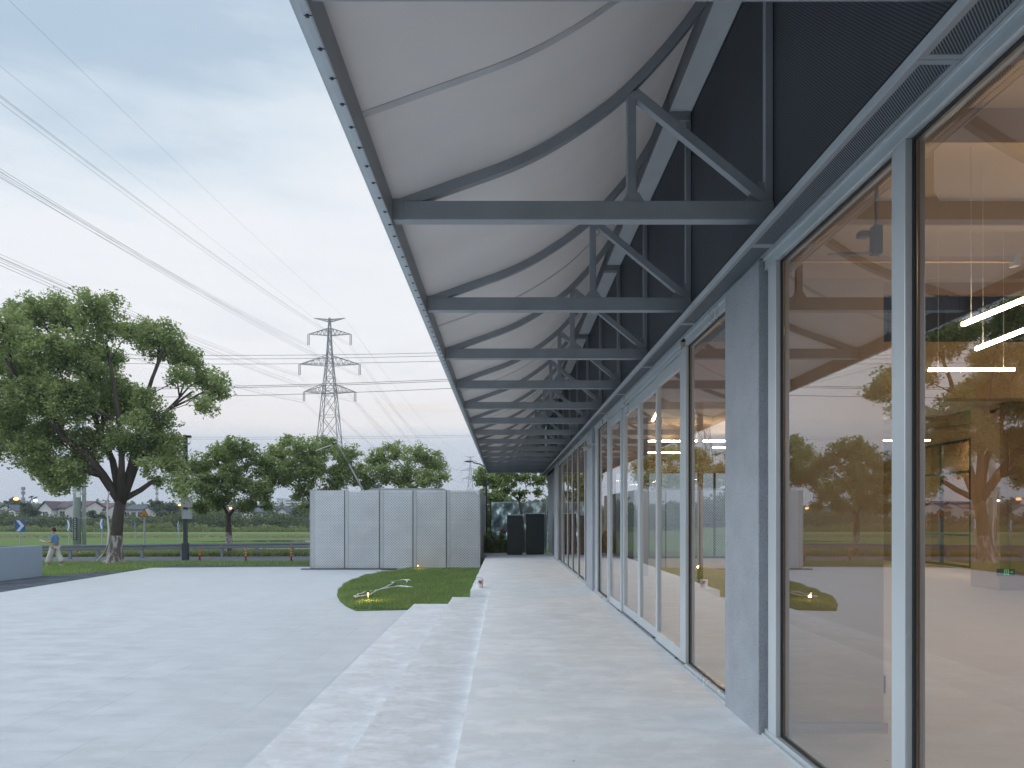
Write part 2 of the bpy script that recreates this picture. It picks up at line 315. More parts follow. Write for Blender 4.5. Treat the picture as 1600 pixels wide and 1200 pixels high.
# ------------------------------------------------------------------ mesh builder
ORG = {}
class MB:
    def __init__(s): s.v = []; s.f = []
    def quad(s, *p):
        b = len(s.v); s.v += [tuple(q) for q in p]; s.f.append(tuple(range(b, b + len(p)))); return s
    def box(s, x0, x1, y0, y1, z0, z1):
        b = len(s.v)
        s.v += [(x0, y0, z0), (x1, y0, z0), (x1, y1, z0), (x0, y1, z0), (x0, y0, z1), (x1, y0, z1), (x1, y1, z1), (x0, y1, z1)]
        s.f += [tuple(b + i for i in q) for q in ((0, 3, 2, 1), (4, 5, 6, 7), (0, 1, 5, 4), (1, 2, 6, 5), (2, 3, 7, 6), (3, 0, 4, 7))]; return s
    def prism(s, poly, a, b_, axis='y'):
        """extrude a 2-D polygon; axis y: (x,z) along y, z: (x,y) along z, x: (y,z) along x"""
        n = len(poly); b = len(s.v)
        def p(q, d): return (q[0], d, q[1]) if axis == 'y' else ((q[0], q[1], d) if axis == 'z' else (d, q[0], q[1]))
        s.v += [p(q, a) for q in poly] + [p(q, b_) for q in poly]
        s.f.append(tuple(b + i for i in range(n))); s.f.append(tuple(b + n + i for i in reversed(range(n))))
        s.f += [(b + i, b + n + i, b + n + (i + 1) % n, b + (i + 1) % n) for i in range(n)]; return s
    def bar(s, p, q, w_, h_, up=(0, 1, 0)):
        p = Vector(p); q = Vector(q); d = (q - p).normalized(); u = Vector(up); a = d.cross(u)
        if a.length < 1e-4: a = d.cross(Vector((1, 0, 0)))
        a.normalize(); c = a.cross(d).normalized(); a = a * (w_ / 2); c = c * (h_ / 2); b = len(s.v)
        for e in (p, q): s.v += [tuple(e - a - c), tuple(e + a - c), tuple(e + a + c), tuple(e - a + c)]
        s.f += [tuple(b + i for i in k) for k in ((0, 1, 2, 3), (7, 6, 5, 4), (0, 4, 5, 1), (1, 5, 6, 2), (2, 6, 7, 3), (3, 7, 4, 0))]; return s
    def path(s, pts, rad, n=8, cap=True):
        pts = [Vector(p) for p in pts]; m = len(pts)
        if isinstance(rad, (int, float)): rad = [rad] * m
        b = len(s.v); ref = Vector((.13, .21, .97))
        for i, p in enumerate(pts):
            d = (pts[min(i + 1, m - 1)] - pts[max(i - 1, 0)]).normalized(); a = d.cross(ref)
            if a.length < .05: a = d.cross(Vector((1, 0, 0)))
            a.normalize(); c = d.cross(a)
            for k in range(n):
                th = 2 * math.pi * k / n; s.v.append(tuple(p + (a * math.cos(th) + c * math.sin(th)) * rad[i]))
        for i in range(m - 1):
            for k in range(n): s.f.append((b + i * n + k, b + i * n + (k + 1) % n, b + (i + 1) * n + (k + 1) % n, b + (i + 1) * n + k))
        if cap: s.f.append(tuple(b + k for k in reversed(range(n)))); s.f.append(tuple(b + (m - 1) * n + k for k in range(n)))
        return s
    def cyl(s, x, y, z0, z1, r0, r1=None, n=16): return s.path([(x, y, z0), (x, y, z1)], [r0, r0 if r1 is None else r1], n)
    def ball(s, c, r, n=10, sc=(1, 1, 1)):
        b = len(s.v); m = n // 2 + 1
        for i in range(m + 1):
            ph = math.pi * i / m
            for k in range(n):
                th = 2 * math.pi * k / n
                s.v.append((c[0] + r * sc[0] * math.sin(ph) * math.cos(th), c[1] + r * sc[1] * math.sin(ph) * math.sin(th), c[2] + r * sc[2] * math.cos(ph)))
        for i in range(m):
            for k in range(n): s.f.append((b + i * n + k, b + (i + 1) * n + k, b + (i + 1) * n + (k + 1) % n, b + i * n + (k + 1) % n))
        return s
    def build(s, name, mat, parent=None, org=None, smooth=False, bevel=0.0, mats=None):
        if org is None: org = ORG.get(parent.name, Vector((0, 0, 0))) if parent else Vector((0, 0, 0))
        org = Vector(org); me = bpy.data.meshes.new(name)
        base = Vector((0, 0, 0)) if parent else org
        me.from_pydata([tuple(Vector(v) - org) for v in s.v], [], s.f); me.materials.append(M[mat] if isinstance(mat, str) else mat)
        me.validate(); me.update()
        if smooth: me.polygons.foreach_set('use_smooth', [True] * len(me.polygons))
        o = bpy.data.objects.new(name, me); COL.objects.link(o); o.location = base
        if parent: o.parent = parent
        ORG[o.name] = org
        if bevel:
            md = o.modifiers.new('bevel', 'BEVEL'); md.width = bevel; md.segments = 2; md.limit_method = 'ANGLE'
        return o
def tag(o, label=None, cat=None, group=None, kind=None):
    if label: o['label'] = label
    if cat: o['category'] = cat
    if group: o['group'] = group
    if kind: o['kind'] = kind
    return o
def thing(name, loc, label, cat, group=None):
    o = bpy.data.objects.new(name, None); COL.objects.link(o); o.location = loc; ORG[o.name] = Vector(loc); o.empty_display_size = .2
    return tag(o, label, cat, group)
def copy_tree(o, parent=None, loc=None):
    c = o.copy(); COL.objects.link(c); ORG[c.name] = ORG.get(o.name, Vector((0, 0, 0)))
    if parent: c.parent = parent
    if loc is not None: c.location = loc
    for ch in list(o.children): copy_tree(ch, c)
    return c
def at(x, y, D): return Vector(((x - 789) * D / F, D, CH + (806 - y) * D / F))
def gnd(x, y, z=PZ):
    D = (CH - z) * F / (y - 806); return Vector(((x - 789) * D / F, D, z))
def npmesh(name, V, Fc, mat, parent=None, org=(0, 0, 0)):
    """V (n,3), Fc (m,k) arrays -> fast mesh"""
    org = Vector(org); me = bpy.data.meshes.new(name); V = V - np.array(org)
    me.vertices.add(len(V)); me.vertices.foreach_set('co', V.astype(np.float32).ravel())
    k = Fc.shape[1]; me.loops.add(Fc.size); me.loops.foreach_set('vertex_index', Fc.astype(np.int32).ravel())
    me.polygons.add(len(Fc)); me.polygons.foreach_set('loop_start', np.arange(0, Fc.size, k, dtype=np.int32))
    me.polygons.foreach_set('loop_total', np.full(len(Fc), k, dtype=np.int32))
    me.update(); me.validate(); me.materials.append(M[mat]); o = bpy.data.objects.new(name, me); COL.objects.link(o)
    if parent: o.parent = parent
    else: o.location = org
    ORG[o.name] = org
    return o

# ================================================================== THE SETTING
def struct(name, mb, mat, org=(0, 0, 0), **k): return tag(mb.build(name, mat, org=org, **k), kind='structure')
struct('ground', MB().quad((-3000, -300, G), (3000, -300, G), (3000, 5000, G), (-3000, 5000, G)), 'far')
# near lawn around the plaza
struct('verge', MB().quad((-80, -6, G + .004), (30, -6, G + .004), (30, 46, G + .004), (-80, 46, G + .004)), 'grass_soil')
# plaza slab
struct('plaza', MB().prism([(-2.15, -5), (-14.2, -5), (-14.7, 14), (-15.05, 20.4), (-15.25, 25.1), (-15.55, 30.0), (-8.6, 30.6), (-.84, 30.6), (-.84, 16.5), (-2.15, 16.5)], G - .1, PZ, 'z'), 'plaza')
struct('gravel_strip', MB().quad((-40, -5, G + .008), (-14.0, -5, G + .008), (-14.9, 27.5, G + .008), (-15.2, 31.2, G + .008), (-17.2, 26.5, G + .008), (-22.5, 22.0, G + .008), (-40, 14, G + .008)), 'gravel')
struct('gravel_edge', MB().quad((-15.56, 30.0, G + .012), (-7.0, 30.6, G + .012), (-7.0, 31.9, G + .012), (-15.4, 31.2, G + .012)), 'gravel')
# steps and terrace
def slab(name, poly, z0, z1, mat, bv=.006):
    rn_ = random.Random(len(name)); q = []
    for i, a in enumerate(poly):        # cast edges wander by a few millimetres
        b = poly[(i + 1) % len(poly)]; n_ = max(1, int(math.hypot(b[0] - a[0], b[1] - a[1]) / .13)); q.append(a)
        for k in range(1, n_):
            u = k / n_; j = rn_.gauss(0, .0035) + .004 * math.sin(k * .37); ln = math.hypot(b[0] - a[0], b[1] - a[1])
            q.append((a[0] + (b[0] - a[0]) * u - (b[1] - a[1]) / ln * j, a[1] + (b[1] - a[1]) * u + (b[0] - a[0]) / ln * j))
    return struct(name, MB().prism(q, z0, z1, 'z'), mat)
slab('lower_step', [(-2.19, -4), (-1.27, -4), (-1.27, 16.45), (-2.19, 16.45)], G - .1, -.32, 'step')
slab('upper_step', [(-1.27, -4), (-.36, -4), (-.36, 16.47), (-1.27, 16.47)], G - .1, -.16, 'step')
slab('terrace', [(-.36, -4), (2.3, -4), (2.3, 31), (-.84, 31), (-.84, 16.55), (-.36, 16.55)], G - .1, 0.0, 'terrace')
slab('back_path', [(-.6, 31.6), (2.3, 31.6), (2.3, 33.9), (-1.1, 33.9), (-1.1, 32.6)], G - .1, -.03, 'terrace')
# road
def rd(x): return 33.3 + (x + 24) * .10
rdm = MB()
xs = list(range(-120, 121, 8))
for a, b in zip(xs[:-1], xs[1:]):
    def yy(x): return 34.4 + .06 * (x + 12) if x < 0 else 35.1 + .0 * x
    rdm.quad((a, yy(a), G + .016), (b, yy(b), G + .016), (b, yy(b) + 4.3, G + .016), (a, yy(a) + 4.3, G + .016))
struct('road', rdm, 'asphalt')
# fields beyond the road
struct('near_field', MB().quad((-220, 44, G + .006), (200, 44, G + .006), (200, 73, G + .006), (-220, 73, G + .006)), 'field')
struct('field_bank', MB().prism([(70.5, G), (71.5, G + .28), (73, G + .30), (74.5, G)], -220, 200, 'x'), 'dirt')
struct('mid_field', MB().quad((-220, 74.5, G + .006), (200, 74.5, G + .006), (200, 100, G + .006), (-220, 100, G + .006)), 'field2')
struct('far_field', MB().quad((-60, 101, G + .008), (60, 101, G + .008), (60, 150, G + .008), (-60, 150, G + .008)), 'field2')
struct('pond', MB().quad((-28, 60.5, G + .014), (-12, 59.5, G + .014), (4, 60, G + .014), (5, 65, G + .014), (-12, 66.5, G + .014), (-22, 65, G + .014)), 'water')
struct('ditch_water', MB().quad((-36, 47.5, G + .014), (0, 47.0, G + .014), (0, 48.2, G + .014), (-36, 48.4, G + .014)), 'water')

# ---- grass tufts
def tufts(name, label, P, h, wd, mat, seed=1, cat='grass', lean=.5, kind='stuff'):
    rg = np.random.default_rng(seed); n = len(P); a = rg.uniform(0, 2 * np.pi, n); hh = h * rg.uniform(.5, 1.3, n); ww = wd * rg.uniform(.6, 1.4, n)
    dx = np.cos(a) * ww / 2; dy = np.sin(a) * ww / 2; b = rg.uniform(0, 2 * np.pi, n); l = hh * lean * rg.uniform(.1, 1, n)
    V = np.empty((n, 3, 3)); V[:, 0] = P + np.stack([dx, dy, 0 * dx], 1); V[:, 1] = P - np.stack([dx, dy, 0 * dx], 1)
    V[:, 2] = P + np.stack([np.cos(b) * l, np.sin(b) * l, hh], 1)
    o = npmesh(name, V.reshape(-1, 3), np.arange(3 * n).reshape(-1, 3), mat)
    return tag(o, label, cat, kind=kind)
def inpoly(P, poly):
    x, y = P[:, 0], P[:, 1]; c = np.zeros(len(P), bool); j = len(poly) - 1
    for i in range(len(poly)):
        xi, yi = poly[i]; xj, yj = poly[j]
        c ^= ((yi > y) != (yj > y)) & (x < (xj - xi) * (y - yi) / (yj - yi + 1e-12) + xi); j = i
    return c
lawn_px = [(556, 953), (541, 946), (531, 938), (527, 930), (529, 922), (536, 915), (548, 908), (562, 903), (580, 898.5), (605, 893.5), (632, 889.5), (660, 887.5)]
lawn = [tuple(gnd(x, y, PZ + .03))[:2] for x, y in lawn_px] + [(-3.0, 28.9), (-.85, 28.9), (-.85, 16.55), (-2.36, 16.55)]
struct('lawn_bed', MB().prism(lawn, G - .05, PZ + .03, 'z'), 'grass_soil')
rg = np.random.default_rng(3)
P = np.stack([rg.uniform(-5.6, -.84, 170000), rg.uniform(16.5, 29, 170000), np.full(170000, PZ + .02)], 1); P = P[inpoly(P, lawn)]
P[:, 2] += .035 * np.sin(P[:, 0] * 3.1 + np.sin(P[:, 1] * 1.7)) * np.sin(P[:, 1] * 2.3)
P = P[(np.sin(P[:, 0] * 1.9 + 2 * np.sin(P[:, 1] * .8)) + np.sin(P[:, 1] * 1.3 + P[:, 0]) + rg.uniform(-1.6, 2.6, len(P))) > -1.2]
tufts('lawn_grass', 'short mown grass of the rounded lawn beside the steps', P, .085, .022, 'blade', 5)
P = np.stack([rg.uniform(-34, -7.0, 60000), rg.uniform(26.5, 34.0, 60000), np.full(60000, G)], 1)
k = (P[:, 1] > 31.3 + .06 * (P[:, 0] + 15)) | ((P[:, 0] < -15.6) & (P[:, 1] > 26.9 + (-17.2 - P[:, 0]) * -.8)); k &= P[:, 1] < 34.3 + .06 * (P[:, 0] + 12); P = P[k]
tufts('verge_grass', 'rough grass of the verge between the gravel and the road', P, .11, .035, 'blade', 6)
P = np.stack([rg.uniform(-34, 3, 42000), rg.uniform(0, 1, 42000) ** 1.3 * 4.2, np.full(42000, G)], 1); P[:, 1] += 38.9 + .06 * (np.minimum(P[:, 0], 0) + 12)
tufts('roadside_weeds', 'pale green weeds along the far side of the road', P, .30, .06, 'weed', 7)
P = np.stack([rg.uniform(-60, 12, 30000), rg.normal(73, 1.1, 30000), np.full(30000, G + .1)], 1)
tufts('bank_grass', 'dry grass on the low bank between the fields', P, .22, .1, 'reed', 8)
P = np.stack([rg.uniform(-70, 20, 26000), rg.uniform(98, 101.5, 26000), np.full(26000, G)], 1)
P[:, 2] += 0
tufts('reed_belt', 'tall reeds at the far edge of the field', P, .5, .2, 'reed', 9)
P = np.stack([rg.uniform(1.8, 12, 9000), rg.uniform(31.5, 40, 9000), np.full(9000, G)], 1)
tufts('end_grass', 'grass behind the dark cabinets at the end of the terrace', P, .3, .05, 'weed', 10)

# ================================================================== FOLIAGE
def leaves(C, Rr, per, size, rg, flat=.8, up=1.1):
    """leaf quads in clumps: C (n,3) centres, Rr radii, per leaves in each clump"""
    n = len(C); d = rg.normal(size=(n, per, 3)); d /= np.linalg.norm(d, axis=2, keepdims=True); rad = rg.uniform(0, 1, (n, per, 1)) ** .45
    pos = C[:, None, :] + d * rad * Rr[:, None, None] * np.array([1, 1, flat]); pos = pos.reshape(-1, 3); m = len(pos)
    nor = rg.normal(size=(m, 3)) + np.array([0, 0, up]); nor /= np.linalg.norm(nor, axis=1, keepdims=True)
    a = np.cross(nor, rg.normal(size=(m, 3))); a /= np.linalg.norm(a, axis=1, keepdims=True); b = np.cross(nor, a)
    s = (size * rg.uniform(.6, 1.35, m))[:, None]; V = np.empty((m, 4, 3))
    V[:, 0] = pos - a * s * .5; V[:, 1] = pos + b * s * .28 + nor * s * .06; V[:, 2] = pos + a * s * .5; V[:, 3] = pos - b * s * .28 + nor * s * .06
    return V.reshape(-1, 3), np.arange(4 * m).reshape(-1, 4)
def lobes_from_px(lst, D, spread, rg):
    out = []
    for i, (x, y, r) in enumerate(lst):
        off = rg.uniform(-1, 1) * spread; d = D + off; p = at(x, y, d); out.append((np.array(p), r * d / F))
    return out
def tree(name, label, base, r0, forkz, lobes, dens, lsize, seed, mat='leaf', wash=True, group=None, cat='tree', per=34, lean=0.0, crad=.42, flare=1.5, limbs=()):
    rg = np.random.default_rng(seed); rn = random.Random(seed)
    T = thing(name, tuple(base), label, cat, group); base = Vector(base)
    fork = base + Vector((lean, 0, forkz)); tk = MB(); zs = [0, .12, .35, .75, 1.3, forkz * .75, forkz]; zs = sorted(set(q for q in zs if q <= forkz))
    pts = [base + Vector((lean * (q / forkz) ** 1.5 + .04 * math.sin(q * 2), .03 * math.cos(q * 3), q - (.05 if q == 0 else 0))) for q in zs]
    rad = [r0 * (1 + (flare - 1) * math.exp(-q * 3.0)) * (1 - .22 * q / forkz) for q in zs]
    tk.path(pts, rad, 14)
    C = []; RR = []
    # main limbs: group lobes by direction
    L = sorted(lobes, key=lambda q: -q[1]); nodes = [(fork, r0 * .72)]
    for lp in limbs:
        pts_ = [fork] + [Vector(q[0]) for q in lp]; rr_ = [r0 * .70] + [q[1] for q in lp]
        tk.path([fork - Vector((0, 0, .15))] + pts_[1:], rr_, 10); nodes += [(p_, r_) for p_, r_ in zip(pts_[1:], rr_[1:])]
    for (c, r) in sorted(lobes, key=lambda q: np.linalg.norm(q[0] - np.array(fork))):
        c = Vector(c)
        # nearest existing node closer to the fork
        best = None; bs = 1e9
        for (p, rr) in nodes:
            if (p - fork).length > (c - fork).length * .8: continue
            dd = (p - c).length + .35 * (p - fork).length
            if dd < bs: bs = dd; best = (p, rr)
        p, rr = best; e = rr * .62 if (p - fork).length < .1 else rr * .72; e = max(e, .022)
        q1 = p.lerp(c, .35) + Vector((rn.uniform(-.3, .3), rn.uniform(-.3, .3), rn.uniform(-.1, .35))) * min(1, (c - p).length * .25)
        q2 = p.lerp(c, .7) + Vector((rn.uniform(-.3, .3), rn.uniform(-.3, .3), rn.uniform(0, .4))) * min(1, (c - p).length * .25)
        tk.path([p - (q1 - p) * .05, q1, q2, c], [min(rr, e * 1.25), e, e * .8, e * .55], 8)
        nodes += [(q1, e), (q2, e * .8), (c, e * .55)]
        nc = max(4, int(dens * r * r))
        dd = rg.normal(size=(nc, 3)); dd /= np.linalg.norm(dd, axis=1, keepdims=True)
        cc = np.array(c) + dd * (rg.uniform(0.05, 1, (nc, 1)) ** .5) * r * np.array([1, 1, .85])
        C.append(cc); RR.append(crad * rg.uniform(.6, 1.25, nc))
        for i in range(0, nc, 2):
            g = Vector(cc[i]); mdl = c.lerp(g, .5) + Vector((rn.uniform(-.1, .1), rn.uniform(-.1, .1), rn.uniform(0, .15)))
            tk.path([c, mdl, g], [e * .42, e * .26, .008], 5, False)
    V, Q = leaves(np.concatenate(C), np.concatenate(RR), per, lsize, rg)
    npmesh('crown', V, Q, mat, T, base)
    tr = tk.build('trunk', 'bark', T, smooth=True)
    if wash:
        wz = 1.35; pw = []; rw = []
        for q in (0, .12, .3, .6, .95, wz):
            pw.append(base + Vector((lean * (q / forkz) ** 1.5 + .04 * math.sin(q * 2), .03 * math.cos(q * 3), q))); rw.append(r0 * (1 + (flare - 1) * math.exp(-q * 3.0)) * (1 - .22 * q / forkz) * 1.03)
        MB().path(pw, rw, 14, False).build('whitewash', 'wash', tr, org=base, smooth=True)
    return T
rgt = np.random.default_rng(11)
b1 = gnd(178, 880, G)
L1 = [(12, 520, 40), (48, 492, 34), (95, 490, 36), (140, 478, 28), (160, 505, 34), (20, 570, 45), (70, 545, 42), (120, 548, 44), (168, 560, 30), (215, 520, 30), (250, 530, 34), (278, 552, 24),
      (15, 630, 40), (62, 620, 44), (112, 622, 44), (160, 632, 42), (205, 632, 34), (240, 655, 32), (30, 680, 32), (75, 682, 38), (62, 728, 26), (108, 735, 24), (92, 760, 14), (145, 690, 34), (195, 690, 30), (235, 705, 28),
      (285, 590, 20), (318, 590, 24), (338, 612, 20), (318, 635, 18), (262, 690, 26), (275, 730, 22), (285, 752, 16), (250, 750, 12), (-40, 560, 45), (-50, 640, 48), (-90, 600, 45), (-20, 705, 26), (180, 600, 22), (182, 470, 12), (214, 660, 20)]
def lb(*q): return [(at(x, y, b1.y + o), rr) for x, y, o, rr in q]
LB1 = [lb((160, 742, -.3, .21), (133, 708, -.6, .19), (100, 685, -.9, .15), (66, 640, -1.2, .12), (30, 600, -1.4, .09), (8, 560, -1.5, .06)),
       lb((176, 720, .5, .15), (158, 680, .8, .13), (140, 630, 1.2, .10), (120, 570, 1.5, .07), (105, 520, 1.6, .04)),
       lb((205, 728, 0, .17), (213, 690, -.2, .15), (222, 640, -.4, .12), (238, 590, -.8, .08), (255, 550, -1, .05)),
       lb((190, 715, -.8, .13), (186, 660, -1.2, .11), (178, 600, -1.5, .08), (165, 530, -1.6, .05)),
       lb((222, 705, .9, .10), (262, 640, 1.3, .07), (300, 612, 1.5, .05))]
L1 += [(45, 705, 30), (85, 745, 24), (130, 715, 22), (15, 655, 32), (120, 750, 16), (265, 715, 22), (280, 770, 12), (228, 620, 20), (60, 590, 30), (150, 590, 28), (300, 560, 16), (345, 598, 12), (232, 730, 16)]
tree('camphor_tree', 'big spreading tree with whitewashed trunk on the left verge', b1, .30, 3.05, lobes_from_px(L1, b1.y, 2.8, rgt), 46, .155, 21, lean=.35, per=62, crad=.46, limbs=LB1, flare=1.75)
b2 = gnd(357, 868, G)
L2 = [(312, 730, 24), (345, 712, 26), (382, 708, 24), (412, 730, 22), (325, 760, 26), (365, 750, 30), (403, 765, 24), (312, 790, 18), (345, 785, 20), (385, 790, 16), (425, 755, 12), (300, 755, 14), (362, 694, 12), (420, 792, 9)]
tree('camphor_tree', 'round tree with a short straight trunk behind the guardrail, left of the perforated shed', b2, .19, 2.3, lobes_from_px(L2, b2.y, 1.6, rgt), 62, .16, 22, mat='leaf2', group='roadside trees behind the shed', per=48, crad=.36)
b3 = Vector((-11.0, 41.5, G))
L3 = [(437, 712, 24), (470, 705, 26), (505, 702, 24), (540, 712, 22), (452, 742, 26), (490, 735, 28), (530, 740, 26), (562, 742, 20), (475, 770, 18), (425, 740, 14), (515, 770, 20), (448, 690, 10), (478, 792, 10)]
tree('camphor_tree', 'middle tree of the row, its left limb dipping beside the corner of the shed', b3, .2, 2.3, lobes_from_px(L3, 41.5, 1.6, rgt), 58, .16, 23, mat='leaf', group='roadside trees behind the shed', per=48, crad=.36)
b4 = Vector((-6.2, 43.0, G))
L4 = [(585, 718, 22), (615, 708, 22), (648, 710, 22), (678, 725, 20), (600, 745, 22), (635, 742, 24), (668, 750, 22), (690, 748, 12), (575, 760, 16), (640, 768, 16), (692, 732, 9)]
tree('camphor_tree', 'tree with an open crown showing above the right half of the shed', b4, .2, 2.6, lobes_from_px(L4, 43, 1.5, rgt), 50, .16, 24, mat='leaf', group='roadside trees behind the shed', per=44, crad=.36)
b5 = Vector((.98, 38.0, G))
L5 = [(800, 752, 16), (822, 745, 18), (850, 748, 16), (786, 765, 12), (812, 772, 12), (845, 768, 10), (862, 752, 12), (800, 728, 16), (840, 722, 18), (780, 740, 14), (885, 745, 18)]
tree('camphor_tree', 'slender forked tree behind the dark cabinets at the end of the terrace', b5, .14, 1.9, lobes_from_px(L5, 38, 1.2, rgt), 60, .17, 25, mat='leaf', wash=False, group='trees at the end of the terrace', per=26, crad=.28)
b6 = Vector((-.9, 45.0, G))
L6 = [(757, 748, 14), (772, 752, 16), (762, 775, 14), (778, 778, 14), (766, 800, 14), (770, 830, 13), (752, 735, 8), (790, 745, 12), (765, 815, 12)]
tree('camphor_tree', 'dense narrow tree rising just right of the shed corner', b6, .13, 1.2, lobes_from_px(L6, 45, .8, rgt), 90, .2, 26, mat='leaf2', wash=False, group='trees at the end of the terrace', per=36, crad=.34)

def shrub(name, label, base, lobes, dens, lsize, seed, mat='leafr', per=30, crad=.35, group=None, cat='bush'):
    T = thing(name, tuple(base), label, cat, group); rg = np.random.default_rng(seed); C = []; RR = []; tk = MB()
    for (c, r) in lobes:
        nc = max(4, int(dens * r * r)); dd = rg.normal(size=(nc, 3)); dd /= np.linalg.norm(dd, axis=1, keepdims=True)
        C.append(np.array(c) + dd * (rg.uniform(0, 1, (nc, 1)) ** .5) * r); RR.append(crad * rg.uniform(.6, 1.2, nc)); tk.path([base, Vector(c)], [.05, .02], 5, False)
    V, Q = leaves(np.concatenate(C), np.concatenate(RR), per, lsize, rg); V[:, 2] = np.maximum(V[:, 2], G + .01)
    npmesh('foliage', V, Q, mat, T, Vector(base)); tk.build('stem', 'bark', T); return T
sb = Vector((-.45, 34.2, G))
shrub('garden_bush', 'dark glossy bush left of the dark cabinets', sb, [((-.7, 34.3, .3), .45), ((-.25, 34.2, .2), .5), ((-.1, 34.4, .55), .35), ((-.75, 34.6, .8), .3), ((.15, 34.2, -.05), .4)], 60, .17, 31, 'leaf2', crad=.2)
# broad pale leaves over the bush
T = thing('broadleaf_plant', (-.5, 33.7, G), 'plant with long upright pale green leaves beside the cabinets', 'plant')
mb = MB()
rn = random.Random(4)
for i in range(16):
    a = rn.uniform(0, 6.28); l = rn.uniform(.5, .9); p0 = Vector((-.45 + rn.uniform(-.25, .25), 33.7 + rn.uniform(-.15, .15), rn.uniform(.1, .45)))
    d = Vector((math.cos(a), math.sin(a) * .6, .9)).normalized(); s = d.cross(Vector((0, 0, 1))).normalized() * .07
    p1 = p0 + d * l * .5; p2 = p0 + d * l * .9 + Vector((math.cos(a) * .15, 0, -.1))
    mb.quad(p0, p1 + s, p2, p1 - s)
mb.build('foliage', 'reed', T)
st = MB()
for i in range(4): st.path([(-.5, 33.7, G), (-.45 + .12 * (i - 1.5), 33.7, .3)], .02, 5)
st.build('stem', 'reed', T)

# hedgerow and far woods: nobody could count these
def mass(name, label, x0, x1, y0, y1, h, n, per, ls, seed, mat='leafr', cat='hedge', crad=1.2):
    rg = np.random.default_rng(seed); X = rg.uniform(x0, x1, n); Y = rg.uniform(y0, y1, n)
    top = h * (.62 + .22 * np.sin(X * .17 + seed) + .16 * np.sin(X * .53 + 2) + .10 * rg.uniform(-1, 1, n)); Z = G + rg.uniform(0, 1, n) ** .7 * top
    V, Q = leaves(np.stack([X, Y, Z], 1), crad * rg.uniform(.6, 1.2, n), per, ls, rg); V[:, 2] = np.maximum(V[:, 2], G)
    return tag(npmesh(name, V, Q, mat), label, cat, kind='stuff')
mass('hedgerow', 'long dark green hedgerow behind the fields', -120, 30, 104, 116, 2.9, 2300, 34, .45, 41)
mass('hedgerow', 'low pale scrub in front of the long hedgerow', -110, 16, 99, 102, 1.1, 900, 26, .32, 42, 'reed', crad=.7)
mass('far_wood', 'far wood along the horizon', -420, 160, 330, 400, 8.5, 2600, 24, 2.6, 43, 'leafr', 'wood', 4.0)
mass('far_wood', 'wooded belt beyond the field at the end of the terrace', -8, 60, 130, 160, 6.5, 700, 30, 1.0, 44, 'leafr', 'wood', 1.8)
def fartree(px, ytop, D, wpx, seed, label):
    b = Vector(((px - 789) * D / F, D, G)); top = CH + (806 - ytop) * D / F; r = wpx * D / F / 2; c = []
    rr = random.Random(seed)
    for i in range(7):
        c.append(((b.x + rr.uniform(-.6, .6) * r, D + rr.uniform(-.5, .5) * r, top - r * rr.uniform(.45, 1.3)), r * rr.uniform(.35, .55)))
    T = thing('field_tree', tuple(b), label, 'tree', 'trees among the far houses'); rg = np.random.default_rng(seed); C = []; RR = []; tk = MB().path([b, (b.x, D, top - r)], [.22, .12], 7)
    for (q, r_) in c:
        nc = max(8, int(5 * r_ * r_)); dd = rg.normal(size=(nc, 3)); dd /= np.linalg.norm(dd, axis=1, keepdims=True)
        C.append(np.array(q) + dd * (rg.uniform(0, 1, (nc, 1)) ** .5) * r_); RR.append(.6 * rg.uniform(.6, 1.2, nc)); tk.path([(b.x, D, top - r * 1.4), q], [.12, .05], 5, False)
    V, Q = leaves(np.concatenate(C), np.concatenate(RR), 40, .5, rg); npmesh('crown', V, Q, 'leafr', T, b); tk.build('trunk', 'bark', T)
for a in [(43, 782, 135, 40, 61, 'dark round tree in front of the white gable houses on the far left'), (20, 775, 200, 26, 62, 'tall tree behind the leftmost white gable house'),
          (148, 796, 128, 34, 63, 'bushy tree between the twin steel masts and the big tree'), (190, 780, 215, 24, 64, 'tree top just right of the big whitewashed trunk'),
          (205, 784, 190, 22, 65, 'tree top above the slate roofed house'), (244, 778, 170, 28, 66, 'tree right of the triangular warning sign'),
          (266, 786, 150, 26, 67, 'tree below the orange street lamp beside the black pole'), (256, 795, 125, 28, 68, 'bushy tree right of the slate roofed house'),
          (462, 788, 180, 44, 69, 'dark tree in front of the far apartment block'), (425, 796, 160, 30, 70, 'tree left of the lone white gable'), (858, 800, 190, 40, 71, 'tree seen between the cabinets and the glass wall')]: fartree(*a)

# ================================================================== PAVILION
B = thing('glass_pavilion', (2.3, 0, 0), 'glass fronted pavilion with grey steel canopy on the right', 'building')
XG = 2.185; XF = 2.13; Y0 = -3.0; Y1 = 28.9
